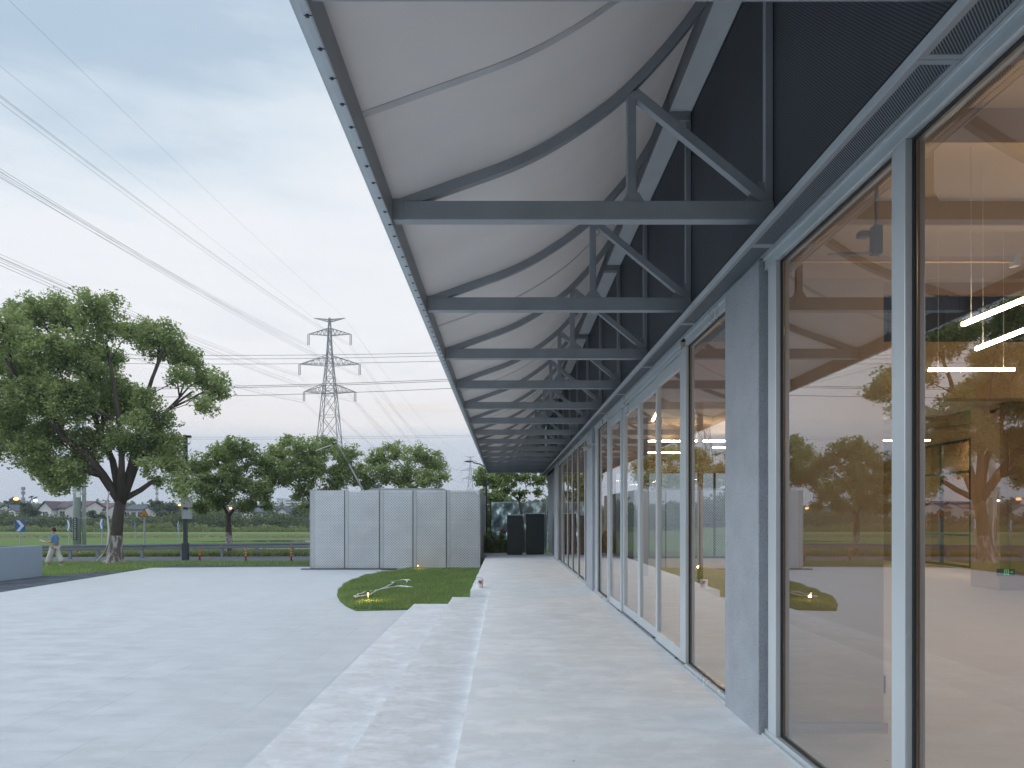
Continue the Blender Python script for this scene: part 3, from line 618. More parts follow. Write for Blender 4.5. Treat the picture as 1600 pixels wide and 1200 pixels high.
# --- canopy trusses
prof = [(-.884, 2.445), (-.45, 2.60), (.055, 2.785), (.41, 2.965), (.763, 3.20), (1.015, 3.415), (1.32, 3.745), (1.545, 4.04), (1.73, 4.36), (1.835, 4.66), (1.872, 4.86)]
def smooth_prof(pts, n=5):
    out = []; Q = [Vector((a, 0, b)) for a, b in pts]; Q = [Q[0] * 2 - Q[1]] + Q + [Q[-1] * 2 - Q[-2]]
    for i in range(1, len(Q) - 2):
        for k in range(n):
            u = k / n; p0, p1, p2, p3 = Q[i - 1:i + 3]
            out.append(.5 * ((2 * p1) + (p2 - p0) * u + (2 * p0 - 5 * p1 + 4 * p2 - p3) * u * u + (3 * p1 - p0 - 3 * p2 + p3) * u ** 3))
    out.append(Q[-2]); return [(p.x, p.z + CH) for p in out]
SP = smooth_prof(prof)
def strip(mb, pts, off0, off1, ya, yb):
    """bar that follows the section curve, between normal offsets off0..off1"""
    lo = []; hi = []
    for i, (x, z_) in enumerate(pts):
        a = pts[max(i - 1, 0)]; b = pts[min(i + 1, len(pts) - 1)]; dx, dz = b[0] - a[0], b[1] - a[1]; l = math.hypot(dx, dz); nx, nz = -dz / l, dx / l
        lo.append((x + nx * off0, z_ + nz * off0)); hi.append((x + nx * off1, z_ + nz * off1))
    for i in range(len(pts) - 1):
        a, b, c, d = lo[i], lo[i + 1], hi[i + 1], hi[i]
        mb.quad((a[0], ya, a[1]), (b[0], ya, b[1]), (c[0], ya, c[1]), (d[0], ya, d[1])); mb.quad((a[0], yb, a[1]), (d[0], yb, d[1]), (c[0], yb, c[1]), (b[0], yb, b[1]))
        mb.quad((a[0], ya, a[1]), (a[0], yb, a[1]), (b[0], yb, b[1]), (b[0], ya, b[1])); mb.quad((d[0], ya, d[1]), (c[0], ya, c[1]), (c[0], yb, c[1]), (d[0], yb, d[1]))
    return mb
YT = 3.01
def mk_truss():
    t0 = MB().box(-.885, 2.125, 0, .10, CH + 2.34, CH + 2.49).build('canopy_truss', 'steel', B, org=(0, 0, 0), bevel=.006)
    strip(MB(), SP, -.030, .045, .012, .082).build('curved_chord', 'steel', t0, org=(0, 0, 0))
    MB().box(.97, 1.04, .018, .082, CH + 2.49, CH + 3.37).build('strut', 'steel', t0, org=(0, 0, 0), bevel=.004)
    MB().bar((1.03, .05, CH + 3.36), (2.08, .05, CH + 2.50), .075, .07).build('brace', 'steel', t0, org=(0, 0, 0), bevel=.004)
    MB().box(2.065, 2.125, .02, .08, CH + 2.49, CH + 4.6).build('wall_post', 'steel', t0, org=(0, 0, 0), bevel=.004)
    MB().prism([(1.90, CH + 2.492), (2.064, CH + 2.492), (2.064, CH + 2.66), (2.01, CH + 2.66)], .044, .056).build('gusset_plate', 'steel', t0, org=(0, 0, 0))
    gp = MB().prism([(.93, CH + 2.492), (1.10, CH + 2.492), (1.06, CH + 2.56), (.97, CH + 2.56)], .012, .0165)
    gp.build('gusset_plate', 'steel', t0, org=(0, 0, 0))
    MB().box(-.884, -.80, -.008, -.001, CH + 2.335, CH + 2.50).build('end_plate', 'steel', t0, org=(0, 0, 0))
    MB().box(1.80, 2.11, -.01, .11, CH + 4.50, CH + 4.598).build('gutter_bracket', 'steel', t0, org=(0, 0, 0), bevel=.004)
    return t0
tr0 = mk_truss(); tr0.location = Vector((-2.3, YT - 2.38 * 2, 0))
NT_ = 17
trusses = [tr0]
for k in range(1, NT_): trusses.append(copy_tree(tr0, B, Vector((-2.3, YT + 2.38 * (k - 2), 0))))
for q in trusses: q['group'] = 'canopy trusses'
YE = YT + 2.38 * (NT_ - 3) + .2
# --- membrane and its seams
strip(MB(), SP, .052, .056, Y0, YE).build('membrane', 'membrane', B, smooth=True)
for y in [4.25 - 4.75] + [4.25 + 4.75 * k for k in range(7)]:
    strip(MB(), SP, .046, .051, y - .03, y + .03).build('membrane_seam', 'seam', B)
# --- edge beam
ez = CH + 2.30
MB().box(-.893, -.885, Y0, YE, ez, ez + .235).build('edge_channel_web', 'steel', B)
MB().prism([(-.960, ez + .012), (-.925, ez), (-.894, ez), (-.894, ez + .006), (-.925, ez + .006), (-.960, ez + .018)], Y0, YE).build('edge_channel_flange', 'galv', B)
MB().box(-.968, -.960, Y0, YE, ez + .012, ez + .24).build('edge_fascia', 'galv', B)
sc = MB()
y = 3.137 - .225 * 10
while y < YE - .1:
    sc.cyl(-.908, y, ez - .006, ez + .001, .010, n=8); sc.box(-.925, -.885, y - .002, y + .002, ez - .002, ez + .001); y += .225
tag(sc.build('flange_screws', 'black', B), kind='stuff')
MB().box(-.96, 2.12, YE, YE + .06, ez, ez + .28).build('end_fascia', 'galv', B)
MB().prism([(-.88, ez + .282)] + [(x_, z_) for x_, z_ in SP if z_ > ez + .30] + [(2.10, CH + 4.86), (2.10, ez + .282)], YE + .01, YE + .04).build('end_panel', 'steel', B)
# --- gutter under the roof edge
MB().box(1.872, 2.12, Y0, YE, CH + 4.60, CH + 4.61).build('gutter', 'gutter', B)
MB().box(1.86, 1.872, Y0, YE, CH + 4.60, CH + 4.82).build('gutter_side', 'steel', B)
MB().box(1.8, 2.3, Y0, YE, 6.625, 6.95).build('roof_edge', 'steel', B)
# --- perforated wall above the glazing
MB().box(2.130, 2.134, Y0, YE, 3.93, 6.405).build('perforated_wall', 'meshwall', B)
MB().box(2.24, 2.30, Y0, YE, 3.93, 6.62).build('wall_backing', 'dark', B)
# --- soffit strip
MB().box(1.892, 1.902, Y0, YE, 3.905, 3.955).build('soffit_lip', 'galv', B)
ys = [3.16 + 2.18 * k for k in range(-3, 17)]
for a, b in zip(ys[:-1], ys[1:]):
    b2_ = min(b, YE)
    if a > YE - .3: break
    sp_ = MB().box(1.94, 2.09, a + .035, b2_ - .035, 3.912, 3.915).build('soffit_panel', 'meshsof', B)
    MB().box(1.903, 1.94, a + .002, b2_ - .002, 3.911, 3.916).box(2.09, 2.128, a + .002, b2_ - .002, 3.911, 3.916).box(1.94, 2.09, a + .002, a + .035, 3.911, 3.916).box(1.94, 2.09, b2_ - .035, b2_ - .002, 3.911, 3.916).build('panel_border', 'steel', sp_, org=ORG[B.name])
MB().box(1.903, 2.128, Y0, YE, 3.97, 3.98).build('soffit_back', 'dark', B)
# --- columns
def column(a, b):
    MB().box(2.085, 2.36, a, b, 0, 3.908).build('column', 'stucco', B, bevel=.006)
column(5.616, 6.467); column(16.3, 17.5); column(27.1, 28.9)
# --- glazing bays: (y0, y1) clear between the mullions
def mullion(a, b):
    m_ = MB().box(XF, 2.20, a, b, .06, 3.81).build('mullion', 'alu', B, bevel=.004)
    MB().box(2.200, 2.25, a + .02, b - .02, .06, 3.81).build('inner_cap', 'alu_in', m_, org=ORG[B.name])
    return m_
def window(a, b, zb=.06, zt=3.81):
    w_ = MB().box(2.168, 2.182, a, a + .014, zb, zt).box(2.168, 2.182, b - .014, b, zb, zt).box(2.168, 2.182, a + .014, b - .014, zb, zb + .014).box(2.168, 2.182, a + .014, b - .014, zt - .014, zt).build('window', 'gasket', B)
    MB().quad((XG, a, zb), (XG, b, zb), (XG, b, zt), (XG, a, zt)).build('pane', 'glass', w_, org=ORG[B.name])
def rails(a, b):
    MB().box(XF, 2.25, a, b, 3.812, 3.91).box(2.115, 2.13, a, b, 3.885, 3.91).build('head_rail', 'alu', B, bevel=.004)
    MB().box(XF, 2.25, a, b, 0.0, .058).box(2.105, 2.129, a, b, 0.0, .022).build('sill_rail', 'alu', B, bevel=.003)
rails(Y0, 5.60); mullion(5.373, 5.53); mullion(3.636, 3.763); mullion(1.75, 1.88); mullion(-.13, 0.0)
window(3.763, 5.373); window(1.88, 3.636); window(0, 1.75); window(Y0, -.13)
MB().box(2.165, 2.25, 5.531, 5.614, .06, 3.81).build('side_seal', 'steel', B)
rails(6.47, 8.06); window(6.47, 8.06); mullion(8.06, 8.27)
# sliding doors
MB().box(XF, 2.30, 8.27, 14.06, 3.79, 3.91).box(2.118, 2.129, 8.27, 14.06, 3.86, 3.91).build('door_track', 'alu', B, bevel=.004)
MB().box(2.14, 2.30, 8.27, 14.06, 0.0, .016).build('door_track', 'steel', B)
dy = [8.27, 9.72, 11.12, 12.60, 14.06]
for i in range(4):
    a, b = dy[i], dy[i + 1]; xo = 0.0 if i in (0, 3) else .035
    d = MB().box(2.145 + xo, 2.20 + xo, a + .005, a + .10, .035, 3.775).box(2.145 + xo, 2.20 + xo, b - .10, b - .005, .035, 3.775).build('sliding_door', 'alu', B, bevel=.003)
    MB().box(2.147 + xo, 2.198 + xo, a + .10, b - .10, .035, .175).build('bottom_rail', 'alu', d, org=ORG[B.name], bevel=.003)
    MB().box(2.147 + xo, 2.198 + xo, a + .10, b - .10, 3.62, 3.775).build('top_rail', 'alu', d, org=ORG[B.name], bevel=.003)
    MB().quad((2.172 + xo, a + .10, .175), (2.172 + xo, b - .10, .175), (2.172 + xo, b - .10, 3.62), (2.172 + xo, a + .10, 3.62)).build('pane', 'glass', d, org=ORG[B.name])
    MB().cyl(2.138 + xo, a + .25, .02, .035, .02, n=8).build('door_roller', 'black', d, org=ORG[B.name])
mullion(14.06, 14.23); rails(14.23, 16.3); window(14.23, 15.8); mullion(15.8, 16.05); MB().box(2.14, 2.25, 16.05, 16.298, .06, 3.81).build('mullion', 'alu', B)
ms = [(18.35, 18.55), (20.1, 20.3), (21.85, 22.05), (23.55, 23.75), (25.3, 25.5)]
rails(17.5, 27.1); prev = 17.5
for a, b in ms:
    window(prev, a); MB().box(2.158, 2.20, a, b, .06, 3.81).build('mullion', 'alu', B); prev = b
window(prev, 27.1)
# lintel behind the head rail and shell of the room
MB().box(2.302, 2.40, Y0, YE, 3.92, 6.77).build('inner_lintel', 'beige', B)
MB().box(2.31, 15.4, Y0, 28.9, -.02, .004).build('inner_floor', 'floor_in', B)
MB().box(2.402, 15.4, Y0, 14.5, 6.77, 6.95).build('inner_ceiling', 'ceil', B)
MB().box(2.402, 15.4, 14.9, 28.9, 4.78, 4.95).build('inner_ceiling', 'ceil', B)
for y in [-1.2 + 2.38 * k for k in range(7)]: MB().box(2.402, 15.35, y, y + .22, 6.35, 6.768).build('ceiling_beam', 'ceil', B)
# cross bulkhead with a dark glazed band
MB().box(2.402, 15.4, 14.5, 14.9, 4.3, 5.5).box(2.402, 15.4, 14.5, 14.9, 6.5, 6.77).build('bulkhead', 'beige', B)
bb = MB().box(2.402, 15.4, 14.62, 14.66, 5.5, 6.5).build('clerestory', 'black', B)
mm = MB()
for x in [3.4 + 1.2 * k for k in range(10)]: mm.box(x, x + .05, 14.55, 14.618, 5.5, 6.5)
mm.build('clerestory_mullions', 'navy', bb, org=ORG[B.name])
# back wall with its large gridded window, end wall with glass
MB().box(15.4, 15.6, Y0, 18.0, -.02, 6.95).box(15.4, 15.6, 27.2, 28.9, -.02, 4.95).box(15.4, 15.6, 18.0, 27.2, 4.38, 4.95).build('back_wall', 'beige', B)
gw = MB()
for y in [18.0 + 1.53 * k for k in range(7)]: gw.box(15.42, 15.50, y, y + .09, .06, 4.38)
for z_ in (.06, 1.12, 2.18, 3.24, 4.29): gw.box(15.425, 15.495, 18.0, 27.2, z_, z_ + .08)
g_ = gw.build('grid_window', 'black', B)
MB().quad((15.46, 18, .06), (15.46, 27.2, .06), (15.46, 27.2, 4.38), (15.46, 18, 4.38)).build('pane', 'farglass', g_, org=ORG[B.name])
MB().box(2.36, 4.6, 28.7, 28.9, 0, 4.95).box(10.2, 15.4, 28.7, 28.9, 0, 4.95).box(4.6, 10.2, 28.7, 28.9, 3.6, 4.95).build('end_wall', 'beige', B)
ew = MB()
for x in (4.6, 6.0, 7.4, 8.8, 10.12): ew.box(x, x + .08, 28.75, 28.85, .06, 3.6)
ew.box(4.68, 10.12, 28.76, 28.84, .02, .10)
e_ = ew.build('end_window', 'black', B); MB().quad((4.6, 28.8, .06), (10.2, 28.8, .06), (10.2, 28.8, 3.6), (4.6, 28.8, 3.6)).build('pane', 'farglass', e_, org=ORG[B.name])
MB().box(2.36, 15.4, Y0 - .2, Y0, 0, 6.95).build('near_end_wall', 'beige', B)
MB().box(12.0, 15.38, 16.56, 17.6, 0, 4.775).build('inner_pier', 'beige', B, bevel=.02)
for (x, y) in ((5.15, 18.0), (4.25, 20.6), (8.2, 18.0)): MB().box(x - .06, x + .06, y - .06, y + .06, 0.004, 4.775).build('inner_post', 'beige', B)
MB().box(17.6, 17.8, 17.0, 28.4, -.02, 4.95).box(15.6, 17.6, 17.0, 17.2, -.02, 4.95).box(15.6, 17.6, 28.2, 28.4, -.02, 4.95).box(15.6, 17.8, 17.0, 28.4, 4.96, 5.1).box(15.6, 17.6, 17.2, 28.2, -.06, .0).build('back_room', 'beige', B)
# roof
MB().box(2.31, 15.6, Y0, 14.9, 6.951, 7.1).box(2.31, 15.6, 14.9, 28.9, 4.952, 5.1).build('roof', 'steel', B)
MB().box(2.31, 2.402, 28.9, YE, 0.0, 3.92).build('end_wing_wall', 'stucco', B)
# open inner door leaf
T = thing('open_door_leaf', (2.6, 5.5, 0), 'tall beige door leaf standing open behind the second glass pane', 'door')
MB().box(2.27, 3.03, 5.46, 5.50, .15, 3.70).build('leaf', 'panel_in', T, bevel=.003)
MB().box(2.25, 3.06, 5.45, 5.51, .06, .148).build('bottom_rail', 'alu_in', T, bevel=.003)
MB().box(3.031, 3.045, 5.46, 5.50, .38, .52).build('handle', 'black', T)
# ------------------------------------------------------------------ things in and on the pavilion
LZ = 4.2
def tube(p, q, label):
    p, q = Vector(p), Vector(q); c = (p + q) / 2; T = thing('tube_lamp', tuple(c), label, 'lamp', 'suspended linear tube lamps')
    MB().bar(p, q, .035, .045, (0, 0, 1)).build('diffuser', 'tube', T); d = (q - p).normalized()
    MB().bar(p - d * .06, p - d * .001, .037, .047, (0, 0, 1)).bar(q + d * .001, q + d * .06, .037, .047, (0, 0, 1)).build('end_cap', 'offwhite', T)
    top = 6.76 if c.y < 14.4 else (4.77 if c.x < 15.4 else 4.955); w_ = MB()
    for k in (.12, .88): e = p.lerp(q, k); w_.cyl(e.x, e.y, e.z + .025, top, .004, n=5)
    w_.build('suspension_wire', 'offwhite', T)
tl = [((5.74, 8.56, LZ), (5.76, 7.3, LZ), 'upper slanting tube lamp seen through the nearest pane'), ((6.77, 9.81, LZ), (6.68, 8.5, LZ), 'lower slanting tube lamp seen through the nearest pane'),
      ((6.94, 11.2, LZ), (8.35, 11.2, LZ), 'level tube lamp lowest of the three in the nearest pane'), ((12.0, 21.7, LZ), (13.5, 21.7, LZ), 'level tube lamp crossing the near mullion at the far window'),
      ((3.5, 15.6, LZ), (3.72, 17.2, LZ), 'short bright tube lamp seen end on through the first sliding door'), ((4.5, 21.9, LZ), (5.9, 21.9, LZ), 'topmost level tube lamp behind the sliding doors'),
      ((6.0, 21.9, LZ), (7.3, 21.9, LZ), 'tube lamp in line with the topmost one, behind the pane left of the column'), ((5.3, 25.9, LZ), (6.7, 25.9, LZ), 'second level tube lamp from the top behind the sliding doors'),
      ((7.7, 20.0, LZ), (9.1, 20.0, LZ), 'tube lamp nearest the top in the pane left of the column'), ((7.3, 24.0, LZ), (8.7, 24.0, LZ), 'tube lamp low in the pane left of the column'),
      ((9.4, 25.0, LZ), (10.8, 25.0, LZ), 'tube lamp deep in the room on the right'), ((15.75, 20.5, 4.62), (15.75, 24.5, 4.62), 'tube lamp of the back room above the black gridded window'),  # back room lamp is an added light, hidden above the window head
      ((10.5, 9.0, LZ), (10.5, 10.4, LZ), 'tube lamp running away from the glass deep in the near hall'), ((9.5, 5.2, LZ), (10.9, 5.2, LZ), 'tube lamp in the near hall out to the right'),
      ((5.5, 3.0, LZ), (5.5, 4.4, LZ), 'tube lamp of the near hall close to the glass'), ((12.6, 12.4, LZ), (12.6, 13.8, LZ), 'tube lamp by the back wall of the near hall'), ((7.6, 1.2, LZ), (9.0, 1.2, LZ), 'nearest tube lamp of the hall')]
tl.append(((16.8, 19.0, 4.62), (16.8, 25.5, 4.62), 'tube lamp deepest in the back room beyond the black gridded window'))  # another added light, only there to brighten the back room
for a in tl: tube(*a)
T = thing('air_duct', (12, 15.2, 4.4), 'beige round air duct running under the low ceiling', 'duct')
MB().path([(8.3, 27.5, 4.46), (13.6, 15.3, 4.50)], .2, 14).build('duct', 'beige', T, smooth=True)
MB().path([(8.9, 27.5, 4.22), (14.1, 15.3, 4.24)], .09, 10).build('branch_pipe', 'beige', T, smooth=True)
T = thing('ceiling_cassette', (10.8, 17.4, 4.5), 'dark boxed ceiling unit with a bright lower edge', 'ceiling unit')
MB().box(9.6, 12.0, 16.2, 18.8, 4.56, 4.74).build('casing', 'navy', T, bevel=.01)
MB().box(9.58, 12.02, 16.18, 18.82, 4.54, 4.559).build('rim', 'offwhite', T)
T = thing('wall_pipe', (11.97, 16.8, 0), 'thin beige conduit up the inner pier', 'pipe'); MB().cyl(12.2, 16.52, .5, 4.7, .022, n=8).build('conduit', 'beige', T, smooth=True); MB().box(12.16, 12.24, 16.50, 16.555, 2.5, 2.58).build('clip', 'beige', T)
def camera_thing(p, s, d, label, mat='offwhite', group=None):
    T = thing('security_camera', p, label, 'security camera', group); p = Vector(p); d = Vector(d).normalized()
    MB().path([p, p + d * .16 * s], .035 * s, 10).build('housing', mat, T, smooth=True); MB().path([p + d * .161 * s, p + d * .165 * s], .026 * s, 10).build('lens', 'black', T)
    MB().path([p, p + Vector((.06, 0, .05)) * s, p + Vector((.13, 0, .05)) * s], .012 * s, 7).build('bracket', mat, T)
camera_thing((12.35, 16.42, 2.75), 1.3, (-.7, -.5, -.4), 'beige camera on the inner pier', 'beige')
camera_thing((1.98, 16.05, 3.42), 1.3, (-.8, -.5, -.3), 'white camera on the far column beside the sliding doors')
camera_thing((11.9, 16.6, 4.35), 1.2, (-.8, -.6, -.2), 'black camera at the top corner of the inner pier', 'black')
T = thing('ceiling_projector', (3.2, 5.9, 4.1), 'dark bracketed device hung above the open door leaf', 'fixture')
MB().cyl(3.1, 5.7, 4.25, 6.76, .015, n=8).build('rod', 'steel', T); MB().box(3.06, 3.14, 5.66, 5.74, 3.98, 4.22).box(2.96, 3.05, 5.68, 5.76, 4.13, 4.18).build('body', 'navy', T, bevel=.01)
MB().path([(2.7, 5.7, 3.98), (3.1, 5.7, 4.0), (3.1, 5.7, 4.25)], .012, 6).build('arm', 'steel', T)
T = thing('ceiling_rail', (5, 8.2, 6.0), 'thin horizontal sprinkler pipe under the hall ceiling', 'pipe'); MB().path([(2.5, 9.8, 5.45), (12, 9.8, 5.45)], .02, 8).build('pipe', 'beige', T); MB().box(7.28, 7.36, 9.74, 9.86, 5.38, 5.54).build('sprinkler_head', 'steel', T)
# exit sign
T = thing('exit_sign', (12.05, 16.5, .33), 'small dark exit sign with green running figure and arrow, low on the inner pier', 'exit sign')
MB().box(11.92, 12.34, 16.52, 16.555, .34, .52).build('housing', 'black', T, bevel=.004)
g = MB(); yb = 16.517
g.box(12.08, 12.10, yb, 16.519, .37, .50).box(12.17, 12.19, yb, 16.519, .37, .50).box(12.10, 12.17, yb, 16.519, .485, .50)      # door outline
g.box(12.128, 12.145, yb, 16.519, .455, .472).prism([(12.115, .40), (12.13, .40), (12.15, .45), (12.13, .452)], yb, 16.519).prism([(12.135, .42), (12.16, .375), (12.168, .38), (12.15, .425)], yb, 16.519).prism([(12.105, .38), (12.12, .40), (12.13, .395), (12.115, .375)], yb, 16.519)
g.box(12.21, 12.27, yb, 16.519, .432, .446).prism([(12.26, .41), (12.30, .439), (12.26, .468)], yb, 16.519)
g.build('pictogram', 'exitgreen', T)

# ================================================================== PERFORATED SHED
T = thing('perforated_shed', (-4.7, 33.0, PZ), 'flat roofed shed clad in perforated light grey metal panels on the plaza', 'shed')
sx = [-8.25, -6.80, -5.32, -3.90, -2.48, -1.06]; y0, y1 = 28.96, 37.4; zt = 2.886; zb = PZ + .06
sh = MB()
for i in range(5):
    a, b = sx[i], sx[i + 1]
    p = MB().box(a + .16, b - .05, y0, y0 + .012, zb, zt).build('panel', 'shedx', T)
    MB().box(a + .02, a + .158, y0 - .012, y0 + .02, zb, zt + .008).build('panel_edge', 'shedrim', p, org=ORG[T.name], bevel=.004)
    MB().box(b - .049, b - .02, y0 - .004, y0 + .016, zb, zt).build('panel_edge', 'shedrim', p, org=ORG[T.name])
    MB().box(a - .008, a + .008, y0 + .03, y0 + .05, zb, zt).build('panel_gap', 'black', p, org=ORG[T.name])
MB().box(-1.12, -1.05, y0 - .03, y0 + .06, zb, zt + .01).build('corner_post', 'shedrim', T); MB().box(-8.27, -8.235, y0 - .02, y0 + .06, zb, zt + .01).build('corner_post', 'shedrim', T)
for k in range(6):
    a = y0 + .07 + k * 1.39; b = a + 1.36
    MB().box(-1.062, -1.05, a + .1, b - .02, zb, zt).build('panel', 'shedy', T); MB().box(-1.075, -1.04, a, a + .098, zb, zt + .008).build('panel_edge', 'shedrim', T)
    MB().box(-8.25, -8.238, a + .1, b - .02, zb, zt).build('panel', 'shedy', T)
MB().box(-8.25, -1.06, y1, y1 + .012, zb, zt).build('panel', 'shedx', T)
for z_ in (zb + .9, zb + 1.9): MB().box(-8.2, -1.1, y0 + .05, y0 + .09, z_, z_ + .05).build('inner_rail', 'galv', T)
MB().box(-8.24, -1.07, y0 + .55, y0 + .6, zb, zt - .15).build('inner_lining', 'steel', T)
MB().box(-8.1, -1.3, y0 + .62, y1 - .1, zt - .12, zt - .04).build('roof', 'steel', T)
MB().prism([(-6.3, zt - .03), (-5.9, zt + .13), (-2.75, zt + .13), (-2.4, zt - .03)], y0 + 1.2, y0 + 5.0).build('roof_hatch', 'steel', T)
MB().box(-8.6, -4.6, y0 - .22, y0 + .02, PZ + .004, PZ + .055).build('plinth', 'navy', T, bevel=.006)
MB().box(-8.62, -5.2, y0 - .26, y0 - .222, PZ + .004, PZ + .02).build('sill_plate', 'galv', T)
MB().box(-8.24, -1.07, y0 + .022, y1, PZ + .004, zb - .002).build('base', 'kerbwall', T)

# ================================================================== SMALL THINGS ON THE LAWN AND TERRACE
def garden_lamp(p, h, label, wpow):
    T = thing('garden_lamp', tuple(p), label, 'garden lamp', 'garden spike lamps on the lawn'); x, y, z_ = p
    MB().cyl(x, y, z_, z_ + h * .62, .012, n=8).build('spike', 'black', T)
    MB().cyl(x, y, z_ + h * .62, z_ + h * .86, .022, n=10).build('lens', 'gardenlamp', T)
    MB().path([(x, y, z_ + h * .86), (x, y, z_ + h * .90), (x, y, z_ + h)], [.085, .06, .01], 12).build('cap', 'black', T)
    l = bpy.data.lights.new('garden_lamp_light', 'POINT'); l.energy = wpow; l.color = (1, .60, .22); l.shadow_soft_size = .03
    lo = bpy.data.objects.new('bulb', l); COL.objects.link(lo); lo.parent = T; lo.location = (0.05, -.05, h * .55)
garden_lamp(gnd(575, 942, PZ + .03), .32, 'lit black garden lamp near the rounded tip of the lawn', 10)
garden_lamp(gnd(653, 892, PZ + .03), .30, 'lit black garden lamp in front of the perforated shed', 3)
hp = [(642, 907), (630, 906.3), (618, 907.5), (611, 909.5), (616, 911), (609, 914.5), (596, 919.5), (584, 924), (572, 925.5), (560, 928.5), (553, 931.5), (556, 933), (568, 931.5), (577, 929.5), (583, 926), (590, 923), (605, 919), (622, 915), (630, 916), (638, 917.5), (648, 917.2)]
hz = PZ + .10; hpts = [gnd(x, y, hz) for x, y in hp]; hh = []
for i in range(len(hpts) - 1):
    for k in range(4): q = hpts[i].lerp(hpts[i + 1], k / 4); q.z += .015 * math.sin(i * 1.7 + k); hh.append(q)
T = thing('garden_hose', tuple(gnd(600, 925)), 'white hose lying in loops across the lawn', 'hose'); MB().path(hh, .022, 7).build('hose', 'rubber', T, smooth=True)
hq = [gnd(x, y, hz) for x, y in ((634, 906.5), (637, 908.5), (635, 910))]; MB().path(hq, .02, 7).build('hose_end', 'rubber', T, smooth=True)
T = thing('paint_bucket', (-.66, 17.15, 0), 'small white bucket with a red label on the corner of the terrace', 'bucket')
bx, by = -.64, 17.2
MB().path([(bx, by, .002), (bx, by, .19), (bx, by, .20)], [.085, .10, .104], 20).build('body', 'white', T, smooth=False)
MB().path([(bx, by, .09), (bx, by, .15)], [.0945, .1005], 20, False).build('label_band', 'signwhite', T)
MB().prism([(bx + .0, .11), (bx + .05, .10), (bx + .06, .15), (bx + .01, .18), (bx - .03, .17)], by - .1065, by - .1035).build('red_mark', 'red', T)
MB().path([(bx - .1, by, .19), (bx - .06, by - .05, .25), (bx + .06, by - .05, .25), (bx + .1, by, .19)], .004, 6).build('handle', 'wire', T)
# service cover on the steps
T = thing('cover_plate', (-1.0, 5.0, -.16), 'low grey metal box lid set in the steps at the bottom edge', 'cover'); MB().box(-1.15, -.85, 4.86, 5.0, -.158, -.12).build('lid', 'galv', T, bevel=.01); MB().box(-1.04, -.96, 4.90, 4.94, -.119, -.112).build('handle', 'steel', T)

# dark cabinets
def cabinet(x0, x1, y, z0, z1, label):
    T = thing('utility_cabinet', ((x0 + x1) / 2, y, z0), label, 'cabinet', 'dark cabinets at the end of the terrace')
    MB().box(x0, x1, y, y + .5, z0 + .05, z1 - .05).build('body', 'green_box', T, bevel=.008); MB().box(x0 - .03, x1 + .03, y - .03, y + .53, z1 - .049, z1).build('lid', 'galv', T, bevel=.006)
    MB().box(x0 + .03, x1 - .03, y + .03, y + .5, z0, z0 + .049).build('foot', 'black', T)
    MB().box(x1 - .10, x1 - .08, y - .015, y - .001, z0 + .9, z0 + 1.05).build('handle', 'black', T)
cabinet(.10, .83, 32.0, -.03, 1.87, 'narrower dark green cabinet on the left of the pair'); cabinet(1.0, 1.86, 32.3, -.03, 1.94, 'wider dark green cabinet on the right of the pair')
T = thing('white_board', (1.92, 32.8, 0), 'narrow pale metal strip standing behind the wider cabinet', 'panel'); MB().box(1.9, 2.02, 32.9, 32.95, .3, 1.85).build('strip', 'galv', T); MB().box(1.93, 1.99, 32.91, 32.94, G, .3).build('leg', 'galv', T)
# tarpaulin billboard
Tb = thing('tarpaulin_screen', (.78, 40, 1.0), 'wrinkled silver green tarpaulin screen behind the cabinets', 'screen')
nx_, nz_ = 46, 40; V = []; Q = []
tx0, tx1 = -.80, 2.42; tz0, tz1 = -.3, 2.58
for j in range(nz_ + 1):
    for i in range(nx_ + 1):
        u = i / nx_; v = j / nz_; x = tx0 + u * (tx1 - tx0); z_ = tz0 + v * (tz1 - tz0) - .05 * math.sin(u * 3.14) * v
        k = .16 * (math.sin((u * 9 + v * 5) * 2.2 + math.sin(v * 5)) + .6 * math.sin((u * 15 - v * 9) * 1.9 + 1) + .5 * math.sin((u * 6 + v * 14)))
        V.append((x, 40 + k * (1 - .6 * abs(2 * v - 1)), z_))
for j in range(nz_):
    for i in range(nx_):
        a = j * (nx_ + 1) + i; Q.append((a, a + 1, a + nx_ + 2, a + nx_ + 1))
npm = npmesh('sheet', np.array(V), np.array(Q), 'tarp', Tb, (.78, 40, 2.0)); npm.location = (0, 0, 1.0)
npm.data.polygons.foreach_set('use_smooth', [True] * len(npm.data.polygons))
MB().box(-.86, -.80, 40.1, 40.16, G, 2.64).build('post', 'black', Tb); MB().box(2.42, 2.48, 40.1, 40.16, G, 2.64).build('post', 'galv', Tb); MB().box(-.80, 2.42, 40.14, 40.18, 2.56, 2.62).build('top_bar', 'galv', Tb)
MB().bar((2.5, 40.2, 2.1), (3.3, 40.5, .9), .07, .07).build('raking_strut', 'black', Tb)

# low grey wall and walker
T = thing('low_wall', (-19, 25, G), 'low smooth grey wall at the left edge of the plaza', 'wall')
pa = gnd(66, 900.3, G + .008); pb = gnd(-60, 915, G + .008); d = (pb - pa).normalized(); n_ = Vector((-d.y, d.x, 0))
if n_.y < 0: n_ = -n_
wl = MB(); wl.prism([(pa.x, pa.y), (pb.x, pb.y), (pb.x + n_.x * .25, pb.y + n_.y * .25), (pa.x + n_.x * .25, pa.y + n_.y * .25)], G + .004, G + 1.16, 'z'); wl.build('wall_body', 'kerbwall', T, bevel=.01)
MB().prism([(pa.x - .01, pa.y - .01), (pb.x, pb.y - .012), (pb.x + n_.x * .26, pb.y + n_.y * .26), (pa.x + n_.x * .26, pa.y + n_.y * .26)], G + 1.161, G + 1.18, 'z').build('coping', 'kerbwall', T)

